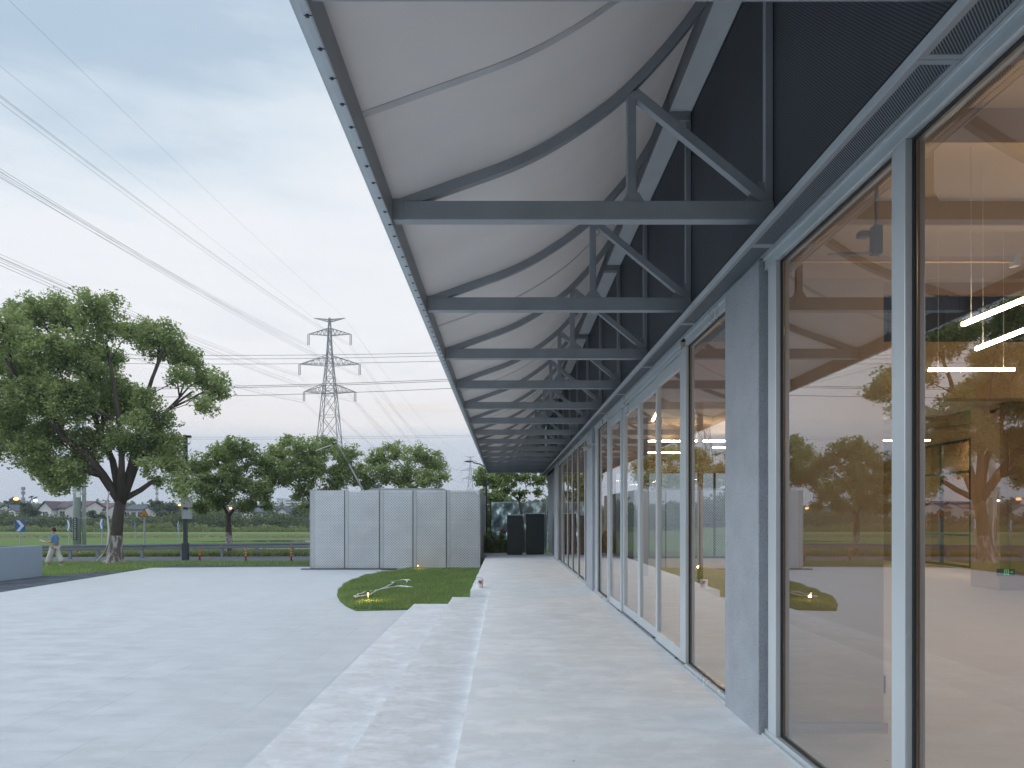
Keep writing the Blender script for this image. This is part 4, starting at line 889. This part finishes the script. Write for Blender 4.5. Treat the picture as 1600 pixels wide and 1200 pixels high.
# ------------------------------------------------------------------ person (walking to the left)
def skin_mesh(name, nodes, edges, mat, parent, org, sub=2):
    me = bpy.data.meshes.new(name); me.from_pydata([tuple(Vector(n[:3]) - Vector((0, 0, 0))) for n in nodes], edges, []); me.materials.append(M[mat])
    o = bpy.data.objects.new(name, me); COL.objects.link(o); o.parent = parent
    me.attributes  # noqa
    md = o.modifiers.new('skin', 'SKIN'); md.use_smooth_shade = True
    if not me.skin_vertices: return o
    for i, n in enumerate(nodes):
        sv = me.skin_vertices[0].data[i]; sv.radius = (n[3], n[4] if len(n) > 4 else n[3]); sv.use_root = (i == 0)
    s2 = o.modifiers.new('subdiv', 'SUBSURF'); s2.levels = sub; s2.render_levels = sub
    return o
pp = gnd(85, 884.5, G + .01)
PT = thing('person', tuple(pp), 'person in light blue T-shirt and wide pale trousers walking left past the low wall', 'person')
# local coordinates: x left/right in the photo, walking towards -x; y depth; z up
nodes = [(0, 0, .92, .13, .12), (-.01, 0, 1.10, .12, .11), (-.03, 0, 1.30, .15, .10), (-.04, 0, 1.42, .06, .06), (-.05, 0, 1.50, .055, .055),
         (-.06, 0, 1.56, .085, .08), (-.06, 0, 1.64, .085, .08), (-.05, 0, 1.70, .05, .05),
         (-.02, -.17, 1.36, .05), (0, -.2, 1.12, .04), (-.2, -.18, 1.07, .032), (-.30, -.16, 1.10, .026),
         (-.02, .17, 1.36, .05), (.05, .2, 1.10, .04), (0, .21, .88, .03), (-.02, .21, .80, .028),
         (-.02, -.09, .88, .085), (-.12, -.09, .50, .06), (-.20, -.09, .12, .04), (-.30, -.09, .05, .035),
         (.02, .09, .88, .085), (.06, .09, .50, .06), (.27, .09, .16, .04), (.22, .09, .05, .035)]
edges = [(0, 1), (1, 2), (2, 3), (3, 4), (4, 5), (5, 6), (6, 7), (2, 8), (8, 9), (9, 10), (10, 11), (2, 12), (12, 13), (13, 14), (14, 15), (0, 16), (16, 17), (17, 18), (18, 19), (0, 20), (20, 21), (21, 22), (22, 23)]
# fingers and thumbs
fi = []
for (h, dr) in ((11, (-1, 0, .15)), (15, (-.1, 0, -1))):
    hx = Vector(nodes[h][:3]); dr = Vector(dr).normalized(); sd_ = Vector((0, 1, 0))
    for k, ln in enumerate((.07, .085, .08, .06)):
        a = hx + dr * .045 + sd_ * (.012 * (k - 1.5) * 1.5); b = a + dr * ln * .5 + Vector((0, 0, -.008)); c = b + dr * ln * .4 + Vector((-.01, 0, -.02))
        i0 = len(nodes); nodes += [(*a, .009), (*b, .008), (*c, .007)]; edges += [(h, i0), (i0, i0 + 1), (i0 + 1, i0 + 2)]
    a = hx + sd_ * .03 + dr * .01; b = a + sd_ * .02 + dr * .035; i0 = len(nodes); nodes += [(*a, .011), (*b, .009)]; edges += [(h, i0), (i0, i0 + 1)]
body = skin_mesh('body', nodes, edges, 'skin', PT, pp)
hd = MB().ball((.0 - .045, 0, 1.655), .108, 14, (1.02, .92, 1.0)).build('hair', 'hair', PT, org=(0, 0, 0), smooth=True)
for vv in hd.data.vertices:
    if vv.co.x < -.11 and vv.co.z < 1.70: vv.co.x = -.085
    if vv.co.z < 1.60: vv.co.z = 1.60 + (vv.co.z - 1.60) * .3
fc = MB().ball((-.135, -.03, 1.635), .012, 8).ball((-.135, .03, 1.635), .012, 8).build('eyes', 'hair', PT, org=(0, 0, 0))
fn = MB().prism([(-.175, 1.595), (-.135, 1.60), (-.138, 1.645)], -.012, .012).box(-.142, -.134, -.025, .025, 1.563, 1.570).build('nose_and_mouth', 'skin', PT, org=(0, 0, 0))
fe = MB().ball((-.05, -.085, 1.62), .026, 8, (1, .5, 1.3)).ball((-.05, .085, 1.62), .026, 8, (1, .5, 1.3)).build('ears', 'skin', PT, org=(0, 0, 0))
skin_mesh('shirt', [(0, 0, .93, .155, .15), (-.01, 0, 1.12, .145, .135), (-.03, 0, 1.32, .165, .125), (-.04, 0, 1.43, .075), (-.02, -.18, 1.36, .075), (-.01, -.205, 1.20, .068), (-.02, .18, 1.36, .075), (.04, .205, 1.18, .068)], [(0, 1), (1, 2), (2, 3), (2, 4), (4, 5), (2, 6), (6, 7)], 'shirt', PT, pp)
skin_mesh('trousers', [(0, 0, .93, .155, .15), (-.03, -.09, .84, .12), (-.13, -.09, .50, .13), (-.24, -.09, .13, .15), (.03, .09, .84, .12), (.12, .09, .50, .13), (.30, .09, .14, .15)], [(0, 1), (1, 2), (2, 3), (0, 4), (4, 5), (5, 6)], 'trousers', PT, pp)
MB().ball((-.31, -.09, .03), .055, 10, (2.3, .8, .6)).build('shoe', 'white', PT, org=(0, 0, 0), smooth=True); MB().ball((.24, .09, .04), .055, 10, (2.3, .8, .6)).build('shoe', 'white', PT, org=(0, 0, 0), smooth=True)
T = thing('paper_sheet', tuple(pp + Vector((-.42, -.16, 1.12))), 'white sheet held in front of the walking person', 'sheet'); MB().bar(pp + Vector((-.34, -.16, 1.13)), pp + Vector((-.55, -.16, 1.20)), .15, .006, (0, 0, 1)).build('sheet', 'white', T)

# ================================================================== ROADSIDE
def railpt(x):   # guardrail line in plan, X from px column
    return 35.9 + (x - 66) * (39.6 - 35.9) / (480 - 66)
T = thing('guardrail', (-18, 38, G), 'long galvanised guardrail along the road', 'guardrail')
rx = list(range(-130, 880, 46)); sec = [(0, .76), (-.04, .74), (-.04, .67), (0, .63), (0, .59), (-.04, .55), (-.04, .48), (0, .46)]
def ry(px): return railpt(px) if px < 480 else 39.6
gr = MB(); pr = None
for px in rx:
    D = ry(px); x = (px - 789) * D / F; cur = [(x, D + a, G + b) for a, b in sec]
    if pr:
        for k in range(len(sec) - 1): gr.quad(pr[k], cur[k], cur[k + 1], pr[k + 1])
    pr = cur
gr.build('rail', 'railsteel', T)
for px in (30, 108, 151, 221, 283, 346, 401, 456, 700, 770):
    D = ry(px); x = (px - 789) * D / F; MB().box(x - .07, x + .07, D + .02, D + .14, G, G + .74).build('post', 'railsteel', T)
for px in (225, 346, 455):
    D = ry(px); x = (px - 789) * D / F; MB().box(x - .04, x + .04, D - .06, D - .042, G + .60, G + .68).build('reflector', 'red' if px == 225 else 'yellow', T)
for px, yb_, lb in ((312, 875, 'leftmost red and yellow banded road post, nearest the black pole'), (384, 876.5, 'middle one of the three red and yellow banded road posts'), (455, 876.5, 'red and yellow banded road post nearest the shed')):
    p = gnd(px, yb_, G); T = thing('banded_post', tuple(p), lb, 'bollard', 'banded posts along the road edge'); MB().cyl(p.x, p.y, p.z, p.z + .68, .042, .038, 12).build('post', 'red', T, smooth=True)
    for k in (.26, .40, .54): MB().path([(p.x, p.y, p.z + k), (p.x, p.y, p.z + k + .06)], .0425, 12, False).build('band', 'yellow', T); MB().cyl(p.x, p.y, p.z, p.z + .03, .09, n=12).build('foot', 'black', T)
for px, yt, ln, lb in ((120, 860, .25, 'tilted red and white marker left of the big tree'), (197, 857, 0, 'red and white marker right of the whitewashed trunk'), (263, 856, 0, 'red and white marker left of the black pole'), (316, 857, 0, 'red and white marker just right of the first banded post')):
    D = 41.5 if px > 150 else 38.6; x = (px - 789) * D / F; T = thing('marker_post', (x, D, G), lb, 'marker post', 'red and white markers behind the guardrail')
    MB().bar((x + ln, D, G), (x, D, G + .45), .10, .06).build('shaft', 'white', T); MB().bar((x + ln * .4, D - .002, G + .27), (x - .001, D - .002, G + .452), .105, .066).build('red_band', 'red', T)
# chevron boards
def chevron(px, py, wpx, hpx, D, right, yaw, label):
    p = at(px, py, D); hgt = hpx * D / F; wd = .62; T = thing('chevron_sign', (p.x, D, G), label, 'road sign', 'blue and white chevron boards'); T.rotation_euler = (0, 0, yaw)
    z_ = p.z - G; o0 = (0, 0, 0)
    MB().box(-wd / 2, wd / 2, -.012, .012, z_ - hgt / 2, z_ + hgt / 2).build('board', 'blue', T, org=o0, bevel=.01)
    s = 1 if right else -1; a = .15; h = hgt * .46
    pl = [(-.22 * s, z_ + h), (-.02 * s, z_ + h), (.26 * s, z_), (-.02 * s, z_ - h), (-.22 * s, z_ - h), (.04 * s, z_)]
    MB().prism([pl[0], pl[1], pl[2], pl[5]], -.018, -.0125).prism([pl[5], pl[2], pl[3], pl[4]], -.018, -.0125).build('chevron', 'signwhite', T, org=o0)
    MB().cyl(0, .04, 0, z_ + hgt * .3, .035, n=10).build('post', 'pole', T, org=o0)
chevron(31, 821.5, 16, 18.5, 41, True, 0, 'leftmost chevron board, pointing right above the low wall')
chevron(107, 821, 11, 17.5, 43, True, R(-42), 'chevron board pointing right beside the twin masts')
chevron(158.5, 818.5, 11, 16, 45, False, R(-42), 'chevron board pointing left against the big trunk')
chevron(210.5, 821, 7, 16, 45, False, R(-60), 'narrow looking chevron board left of the warning triangle')
chevron(278.5, 822, 8, 15, 46, False, R(-58), 'chevron board half hidden by the black pole')
# warning triangle
D = 40.2; p = at(225, 803, D); T = thing('warning_sign', (p.x, D, G), 'orange triangular warning sign on a grey post', 'road sign')
def tri(s, z_): return [(p.x - s, z_ - s * .62), (p.x + s, z_ - s * .62), (p.x, z_ + s * 1.12)]
MB().prism(tri(.30, p.z), D - .01, D + .01).build('board', 'black', T, bevel=.01); MB().prism(tri(.235, p.z), D - .016, D - .0105).build('face', 'orange', T)
MB().cyl(p.x, D + .05, G, p.z - .1, .045, n=10).build('post', 'pole', T)
fg = MB(); yb2 = D - .021
fg.box(p.x - .05, p.x - .02, yb2, D - .0165, p.z + .02, p.z + .05).box(p.x + .02, p.x + .05, yb2, D - .0165, p.z - .02, p.z + .01)
fg.prism([(p.x - .07, p.z - .11), (p.x - .02, p.z + .015), (p.x - .0, p.z - .04), (p.x - .02, p.z - .11)], yb2, D - .0165).prism([(p.x + .01, p.z - .11), (p.x + .03, p.z - .03), (p.x + .06, p.z - .05), (p.x + .08, p.z - .11)], yb2, D - .0165)
fg.build('pictogram', 'black', T)
# black utility pole with boxes
D = 35.3; x = (288.5 - 789) * D / F; T = thing('utility_pole', (x, D, G), 'black square pole with two grey meter boxes', 'pole')
MB().box(x - .085, x + .085, D, D + .17, G + .9, CH + 4.05).build('shaft', 'navy', T, bevel=.01); MB().box(x - .14, x + .14, D - .05, D + .22, G, G + .898).build('base', 'navy', T, bevel=.015)
MB().box(x - .1, x + .30, D - .02, D + .14, CH + 4.05, CH + 4.17).build('lamp_head', 'black', T, bevel=.02)
for i, (a, b, c, d) in enumerate(((283, 298, 777, 792.5), (284.5, 297.5, 797, 811))):
    q0 = at(a, d, D - .2); q1 = at(b, c, D - .2); m_ = MB().box(q0.x, q1.x, D - .26, D - .002, q0.z, q1.z).build('meter_box', 'box_grey', T, bevel=.01)
    MB().box(q0.x - .02, q1.x + .02, D - .29, D, q1.z + .001, q1.z + .02).build('hood', 'offwhite', m_, org=ORG[T.name]); MB().cyl(q0.x + .1, D - .265, (q0.z + q1.z) / 2, (q0.z + q1.z) / 2 + .03, .012, n=8).build('lock', 'black', m_, org=ORG[T.name])
# twin masts
D = 50; x = (120 - 789) * D / F; T = thing('twin_mast', (x, D, G), 'pair of thick pale steel masts joined side by side, behind the big tree', 'mast')
MB().cyl(x, D, G, 9.5, .27, .22, 20).build('mast', 'pole', T, smooth=True); x2 = (130 - 789) * D / F; MB().cyl(x2, D + .1, G, 9.0, .14, .12, 16).build('slim_mast', 'pole', T, smooth=True)
for z_ in (1.6, 3.4, 5.2): MB().cyl(x, D, z_, z_ + .08, .30, n=20).cyl(x2, D + .1, z_, z_ + .08, .17, n=16).build('flange', 'galv', T)
q0 = at(114, 844, D - .35); q1 = at(120, 808.5, D - .35); bd = MB().box(q0.x, q1.x, D - .36, D - .32, q0.z, q1.z).build('name_board', 'navy', T)
g = MB(); zz = q1.z - .08
rn = random.Random(8)
for i in range(10):
    cx_ = (q0.x + q1.x) / 2; s = .055
    g.box(cx_ - s, cx_ + s, D - .368, D - .361, zz - .02, zz - .005).box(cx_ - s * .8, cx_ - s * .5, D - .368, D - .361, zz - .08, zz - .025).box(cx_ + s * .4, cx_ + s * .75, D - .368, D - .361, zz - .09, zz - .025).box(cx_ - s * .45, cx_ + s * .35, D - .368, D - .361, zz - .06, zz - .045); zz -= .155
g.build('lettering', 'signwhite', bd, org=ORG[T.name])
q0 = at(118.5, 777, D - .35); q1 = at(125, 768, D - .35); MB().box(q0.x, q1.x, D - .36, D - .30, q0.z, q1.z).build('notice_plate', 'white', T)
# conduit on the big tree
cp = [at(171, 768, b1.y - .4), at(168, 780, b1.y - .45), at(167.5, 800, b1.y - .5), at(170, 830, b1.y - .55), at(168, 850, b1.y - .65), at(161, 865, b1.y - .8), gnd(151, 876.5, G + .04)]
T = thing('white_conduit', tuple(gnd(160, 877, G)), 'white flexible conduit running down the big whitewashed trunk', 'conduit'); MB().path(cp, .035, 8).build('conduit', 'rubber', T, smooth=True); MB().bar(cp[3] + Vector((-.06, 0, 0)), cp[3] + Vector((.06, 0, 0)), .05, .09).build('clip', 'galv', T)
# slanting lamp pole behind the shed
D = 38.5; a, b, c = at(569, 770, D), at(526, 692, D), at(493, 704, D); T = thing('slanting_pole', (a.x, D, 1.0), 'slanting grey pole with a thin pale bar above the shed roof', 'pole')
MB().path([a + (a - b) * .9, at(545, 725, D)], .045, 10).path([at(545, 725, D), b], .028, 8).build('pole', 'railsteel', T, smooth=True); MB().bar(b + (c - b) * .22, c, .05, .04).build('bar', 'offwhite', T); MB().bar(b, b + (c - b) * .2, .09, .07).build('bracket', 'navy', T)
# small curved lamp head at the end of the terrace
D = 40.0; p = at(736, 722.5, D); T = thing('street_lamp', (p.x, D, G), 'street lamp with a dark flat head beside the far pylon', 'street lamp'); MB().path([(p.x + .9, D, G), (p.x + .9, D, p.z - .3), (p.x + .55, D, p.z - .1), (p.x + .1, D, p.z)], [.07, .05, .04, .035], 8).build('pole', 'navy', T, smooth=True); MB().ball((p.x - .12, D, p.z + .05), .1, 10, (2.6, 1, .5)).build('head', 'navy', T, smooth=True)
# far street lamps
def far_lamp(px, py, D, mat, s, label, arm=-1):
    p = at(px, py, D); T = thing('street_lamp', (p.x - arm * 1.2, D, G), label, 'street lamp', 'lit street lamps in the distance')
    MB().path([(p.x - arm * 1.4, D, G), (p.x - arm * 1.4, D, p.z - .5), (p.x - arm * .8, D, p.z + .1), (p.x, D, p.z + .15)], [.1, .08, .06, .05], 7).build('pole', 'navy', T); MB().ball((p.x, D, p.z), s, 12, (1.5, 1, .8)).build('lamp', mat, T)
far_lamp(25, 779.5, 120, 'sodium', .30, 'orange street lamp over the leftmost white house', 1); far_lamp(55, 782, 125, 'coolamp', .22, 'white street lamp with small solar panels left of the brown roofed house', 1)
far_lamp(280.5, 789, 140, 'sodium', .22, 'orange street lamp beside the meter boxes', 1); far_lamp(359.5, 794, 110, 'sodium', .20, 'orange street lamp behind the fork of the round tree', -1); far_lamp(459.5, 796.5, 210, 'sodium', .26, 'orange street lamp among the trees left of the shed', 1)
p = at(50, 777, 125); T = thing('solar_panels', tuple(p), 'small dark solar panels on top of the white street lamp', 'solar panel'); MB().bar(p + Vector((-.5, 0, -.05)), p + Vector((.1, 0, .25)), .7, .05, (0, 0, 1)).build('panel', 'navy', T); MB().bar(p + Vector((.2, 0, -.25)), p + Vector((.9, 0, .1)), .7, .05, (0, 0, 1)).build('panel', 'navy', T); MB().path([p + Vector((0, 0, .05)), p + Vector((-.35, 0, -1.0)), p + Vector((-.7, 0, -4))], .06, 6).build('bracket', 'navy', T)

# ================================================================== HOUSES
def house(px0, px1, D, eave, ridge, depth, roof, label, gable=True, wins=3, yaw=0.0, lights=None):
    xc = ((px0 + px1) / 2 - 789) * D / F; wd = (px1 - px0) * D / F; T = thing('village_house', (xc, D, G), label, 'house', 'white houses of the far village'); T.rotation_euler = (0, 0, yaw)
    o0 = (0, 0, 0); h = wd / 2; e = CH + (806 - eave) * D / F - G; r = CH + (806 - ridge) * D / F - G
    if gable:      # ridge runs away from the viewer, gable in front
        MB().prism([(-h, 0), (h, 0), (h, e), (0, r - .12), (-h, e)], 0, depth).build('walls', 'house', T, org=o0)
        rf = MB().prism([(-h - .4, e - .25), (0, r), (0, r + .22), (-h - .4, e - .03)], -.4, depth + .4).prism([(h + .4, e - .25), (h + .4, e - .03), (0.0, r + .22), (0.0, r)], -.4, depth + .4).build('roof', roof, T, org=o0)
    else:          # eave in front
        MB().prism([(0, 0), (depth, 0), (depth, e), (depth / 2, r - .15), (0, e)], -h, h, 'x').build('walls', 'house', T, org=o0)
        rf = MB().prism([(-.5, e - .2), (depth / 2, r), (depth / 2, r + .25), (-.5, e + .05)], -h - .3, h + .3, 'x').prism([(depth + .5, e - .2), (depth + .5, e + .05), (depth / 2, r + .25), (depth / 2, r)], -h - .3, h + .3, 'x').build('roof', roof, T, org=o0)
    for k in range(wins):
        xw = -h + wd * (k + .5) / wins
        f = MB().box(xw - .55, xw + .55, -.05, -.005, e * .52, e * .52 + 1.2).build('window', 'window', T, org=o0)
        MB().box(xw - .65, xw + .65, -.10, -.051, e * .52 - .12, e * .52 - .02).box(xw - .03, xw + .03, -.07, -.051, e * .52, e * .52 + 1.2).build('frame', 'offwhite', f, org=o0)
house(-8, 24, 170, 798, 789.5, 9, 'roof_slate', 'leftmost white house with a broad gable behind the hedge', True, 0)
house(61, 80, 158, 795, 784, 10, 'roof_brown', 'white gable end at the left of the brown roofed house', True, 1)
house(80, 103, 160, 793.5, 784, 9, 'roof_brown', 'white house with a brown roof and two windows', False, 2)
house(103, 131, 164, 793.5, 783.5, 9, 'roof_plum', 'white house with a plum coloured roof left of the twin masts', False, 2)
house(133, 167, 172, 796, 786.5, 9, 'roof_plum', 'white house with a plum roof between the twin masts and the big trunk', False, 2)
house(193, 224, 180, 796, 789, 9, 'roof_slate', 'white house with a slate roof behind the warning triangle', False, 3)
house(226, 240, 184, 800, 790.5, 9, 'roof_slate', 'small white gable right of the warning triangle', True, 0)
house(348, 378, 200, 799, 792, 9, 'roof_slate', 'white house glimpsed behind the round tree trunk', False, 3)
house(384, 418, 210, 800, 793, 9, 'roof_slate', 'white house glimpsed right of the round tree trunk', False, 4)
house(434, 447, 190, 799, 794, 9, 'roof_slate', 'lone tall white gable left of the shed', True, 1)
house(178, 192, 190, 797, 791, 9, 'roof_slate', 'white house partly hidden behind the big whitewashed trunk', False, 1)
# distant blocks
def block(px0, px1, ytop, D, floors, label):
    x0 = (px0 - 789) * D / F; x1 = (px1 - 789) * D / F; z1 = CH + (806 - ytop) * D / F; T = thing('apartment_block', ((x0 + x1) / 2, D, G), label, 'building', 'pale buildings on the horizon')
    MB().box(x0, x1, D, D + 14, G, z1).build('walls', 'apart', T); fh = (z1 - G) / floors
    for k in range(floors): MB().box(x0 + 1, x1 - 1, D - .2, D - .02, G + fh * (k + .42), G + fh * (k + .78)).build('window_band', 'window', T)
    MB().box(x0 - .3, x1 + .3, D - .3, D + 14.3, z1 + .01, z1 + .8).build('roof', 'apart', T)
block(445, 468, 781, 620, 7, 'long pale apartment block with striped windows left of the shed'); block(460, 492, 779, 640, 7, 'tallest pale block just left of the shed'); block(432, 437, 779, 660, 9, 'slim pale tower left of the apartment block'); block(438.5, 444, 779.5, 655, 9, 'slim pale tower next to the apartment block')
# cell masts
for px, yt, yb_, D, lb in ((36, 762, 790, 260, 'thin communications mast above the far left trees'), (245, 763, 795, 330, 'tall thin mast left of the meter boxes')):
    x = (px - 789) * D / F; zt_ = CH + (806 - yt) * D / F; T = thing('radio_mast', (x, D, G), lb, 'mast', 'thin masts on the horizon'); MB().path([(x, D, G), (x, D, zt_)], [.55, .2], 8).build('shaft', 'lattice', T)
    for k in (.62, .8, .93): MB().cyl(x, D, G + (zt_ - G) * k, G + (zt_ - G) * k + 1.2, .7, n=10).build('antenna_ring', 'lattice', T)

# ================================================================== PYLONS AND LINES
def pylon(px, D, f, label, th=.14, detail=True):
    """f scales photo pixel offsets measured on the near tower"""
    x0 = (px - 789) * D / F; T = thing('power_pylon', (x0, D, G), label, 'pylon', 'lattice power pylons'); k = D / F * f
    def Z(y): return CH + (806 - y) * k if detail else CH + (806 - y) * k
    lv = [(1.5, 497), (2.8, 513), (3.5, 524), (5.0, 545), (6.5, 560), (8.2, 572), (10.5, 590), (13, 608), (14.5, 617), (18.5, 650), (23, 690), (28, 735), (33.5, 785), (37.5, 822)]
    body = MB(); prev_ = None
    for i, (hw, y) in enumerate(lv):
        h = hw * k * .5 * 1.35; z_ = max(Z(y), G); cur = [Vector((x0 + a * h, D + b * h, z_)) for a, b in ((-1, -1), (1, -1), (1, 1), (-1, 1))]
        if prev_:
            for j in range(4):
                body.bar(prev_[j], cur[j], th, th); j2 = (j + 1) % 4; body.bar(prev_[j], cur[j2], th * .6, th * .6); body.bar(prev_[j2], cur[j], th * .6, th * .6)
        for j in range(4): body.bar(cur[j], cur[(j + 1) % 4], th * .6, th * .6)
        prev_ = cur
    body.build('lattice_body', 'lattice', T)
    tips = {}
    for nm, y, hl, hr, yt, yi in (('earth', 497, 24, 24, 503, None), ('top', 522, 33, 33, 513, 545), ('middle', 569, 47, 47, 556, 592), ('bottom', 612, 40, 40, 600, 633)):
        arm = MB()
        for s, hw in ((-1, hl), (1, hr)):
            tip = Vector((x0 + s * hw * k, D, Z(y))); bw = {'earth': 2, 'top': 3.4, 'middle': 8, 'bottom': 13}[nm] * k * .6
            for b in (-1, 1):
                r1 = Vector((x0 + s * bw, D + b * bw, Z(y + 2))); r2 = Vector((x0 + s * bw, D + b * bw, Z(yt))); arm.bar(r1, tip, th * .7, th * .7); arm.bar(r2, tip, th * .7, th * .7)
                n_ = 5
                for q in range(n_): arm.bar(r1.lerp(tip, q / n_), r2.lerp(tip, (q + .5) / n_), th * .45, th * .45); arm.bar(r2.lerp(tip, (q + .5) / n_), r1.lerp(tip, (q + 1) / n_), th * .45, th * .45)
            tips[(nm, s)] = tip
            if yi:
                e = Vector((tip.x, D, Z(yi - 6))); tips[(nm, s)] = e
                ins = MB()
                for q in range(2): ins.path([tip + Vector((.35 * (q - .5), 0, 0)), e + Vector((.35 * (q - .5), 0, 0))], .10 if detail else .3, 6)
                ins.build('insulator', 'lattice', T)
        arm.build('crossarm', 'lattice', T)
    return tips
P1 = pylon(515, 169, 1.0, 'large lattice pylon standing above the trees', .17)
P2 = pylon(735, 575, .30, 'small distant lattice pylon beside the canopy edge', .28, True)
P3 = {k_: Vector((v.x - 9.5, -160, v.z)) for k_, v in P1.items()}
def wires(a, b, sag, label, nb, r0, sep=.6):
    T = thing('power_line', tuple((a + b) / 2), label, 'power line', 'overhead power lines')
    for q in range(nb):
        off = Vector((sep * (q % 2 - .5), 0, sep * (q // 2 - .5))) if nb > 1 else Vector((0, 0, 0)); pts = []; rr = []
        n_ = 40
        for i in range(n_ + 1):
            u = i / n_; p = a.lerp(b, u) + off; p.z += 4 * sag * u * (u - 1); pts.append(p); rr.append(r0 if p.y < 180 else r0 * 1.6)
        MB().path(pts, rr, 4).build('conductor', 'wire', T)
names = {'earth': 'top', 'top': 'upper', 'middle': 'middle', 'bottom': 'lower'}
for (nm, s), a in P1.items():
    side = 'right' if s > 0 else 'left'
    wires(a, P3[(nm, s)], 5 if nm == 'earth' else 8.7, 'cables running overhead to the left from the %s %s arm of the large pylon' % (side, names[nm]), 1 if nm == 'earth' else 3, .012 if nm == 'earth' else .015)
    wires(a, P2[(nm, s)], 10 if nm == 'earth' else 15, 'cables running from the %s %s arm of the large pylon to the distant pylon' % (side, names[nm]), 1 if nm == 'earth' else 2, .018)
# lines crossing from left to right
for i, (yl, ym, yr, D, r_) in enumerate(((543, 555, 550, 95, .03), (549, 560.5, 554, 95, .03), (557, 568.5, 563, 96, .03), (603, 602, 588, 88, .033), (607, 604.5, 591, 89, .033), (620, 617, 602, 88, .033), (676, 683, 682, 150, .022), (679, 686, 684.5, 150, .022))):
    T = thing('crossing_line', tuple(at(500, ym, D)), ['highest', 'second highest', 'third highest', 'fourth highest', 'fifth highest', 'sixth highest', 'seventh highest', 'lowest'][i] + ' of the nearly level lines crossing behind the trees', 'power line', 'level lines crossing the view')
    pts = []; pa_, pb_, pc_ = at(-300, yl - 4, D), at(420, ym, D), at(900, yr - 6, D)
    for k in range(52):
        u = -300 + k * 40.0; x = (u - 789) * D / F; l0 = (u - 420) * (u - 900) / ((-300 - 420) * (-300 - 900)); l1 = (u + 300) * (u - 900) / ((420 + 300) * (420 - 900)); l2 = (u + 300) * (u - 420) / ((900 + 300) * (900 - 420))
        pts.append((x, D, pa_.z * l0 + pb_.z * l1 + pc_.z * l2))
    MB().path(pts, r_, 4).build('conductor', 'wire', T)

# ================================================================== HAZE
m, t, o = new_mat('haze_air'); v = t.n('ShaderNodeVolumePrincipled'); v.inputs['Color'].default_value = (.80, .88, 1.0, 1); v.inputs['Density'].default_value = .0005; v.inputs['Anisotropy'].default_value = .2
t.l(v.outputs[0], o.inputs['Volume'])
hz_ = MB().box(-900, 900, -320, 1500, G - 1.0, 75).build('haze', m)
tag(hz_, 'thin bluish haze over the far fields', 'haze', kind='stuff')
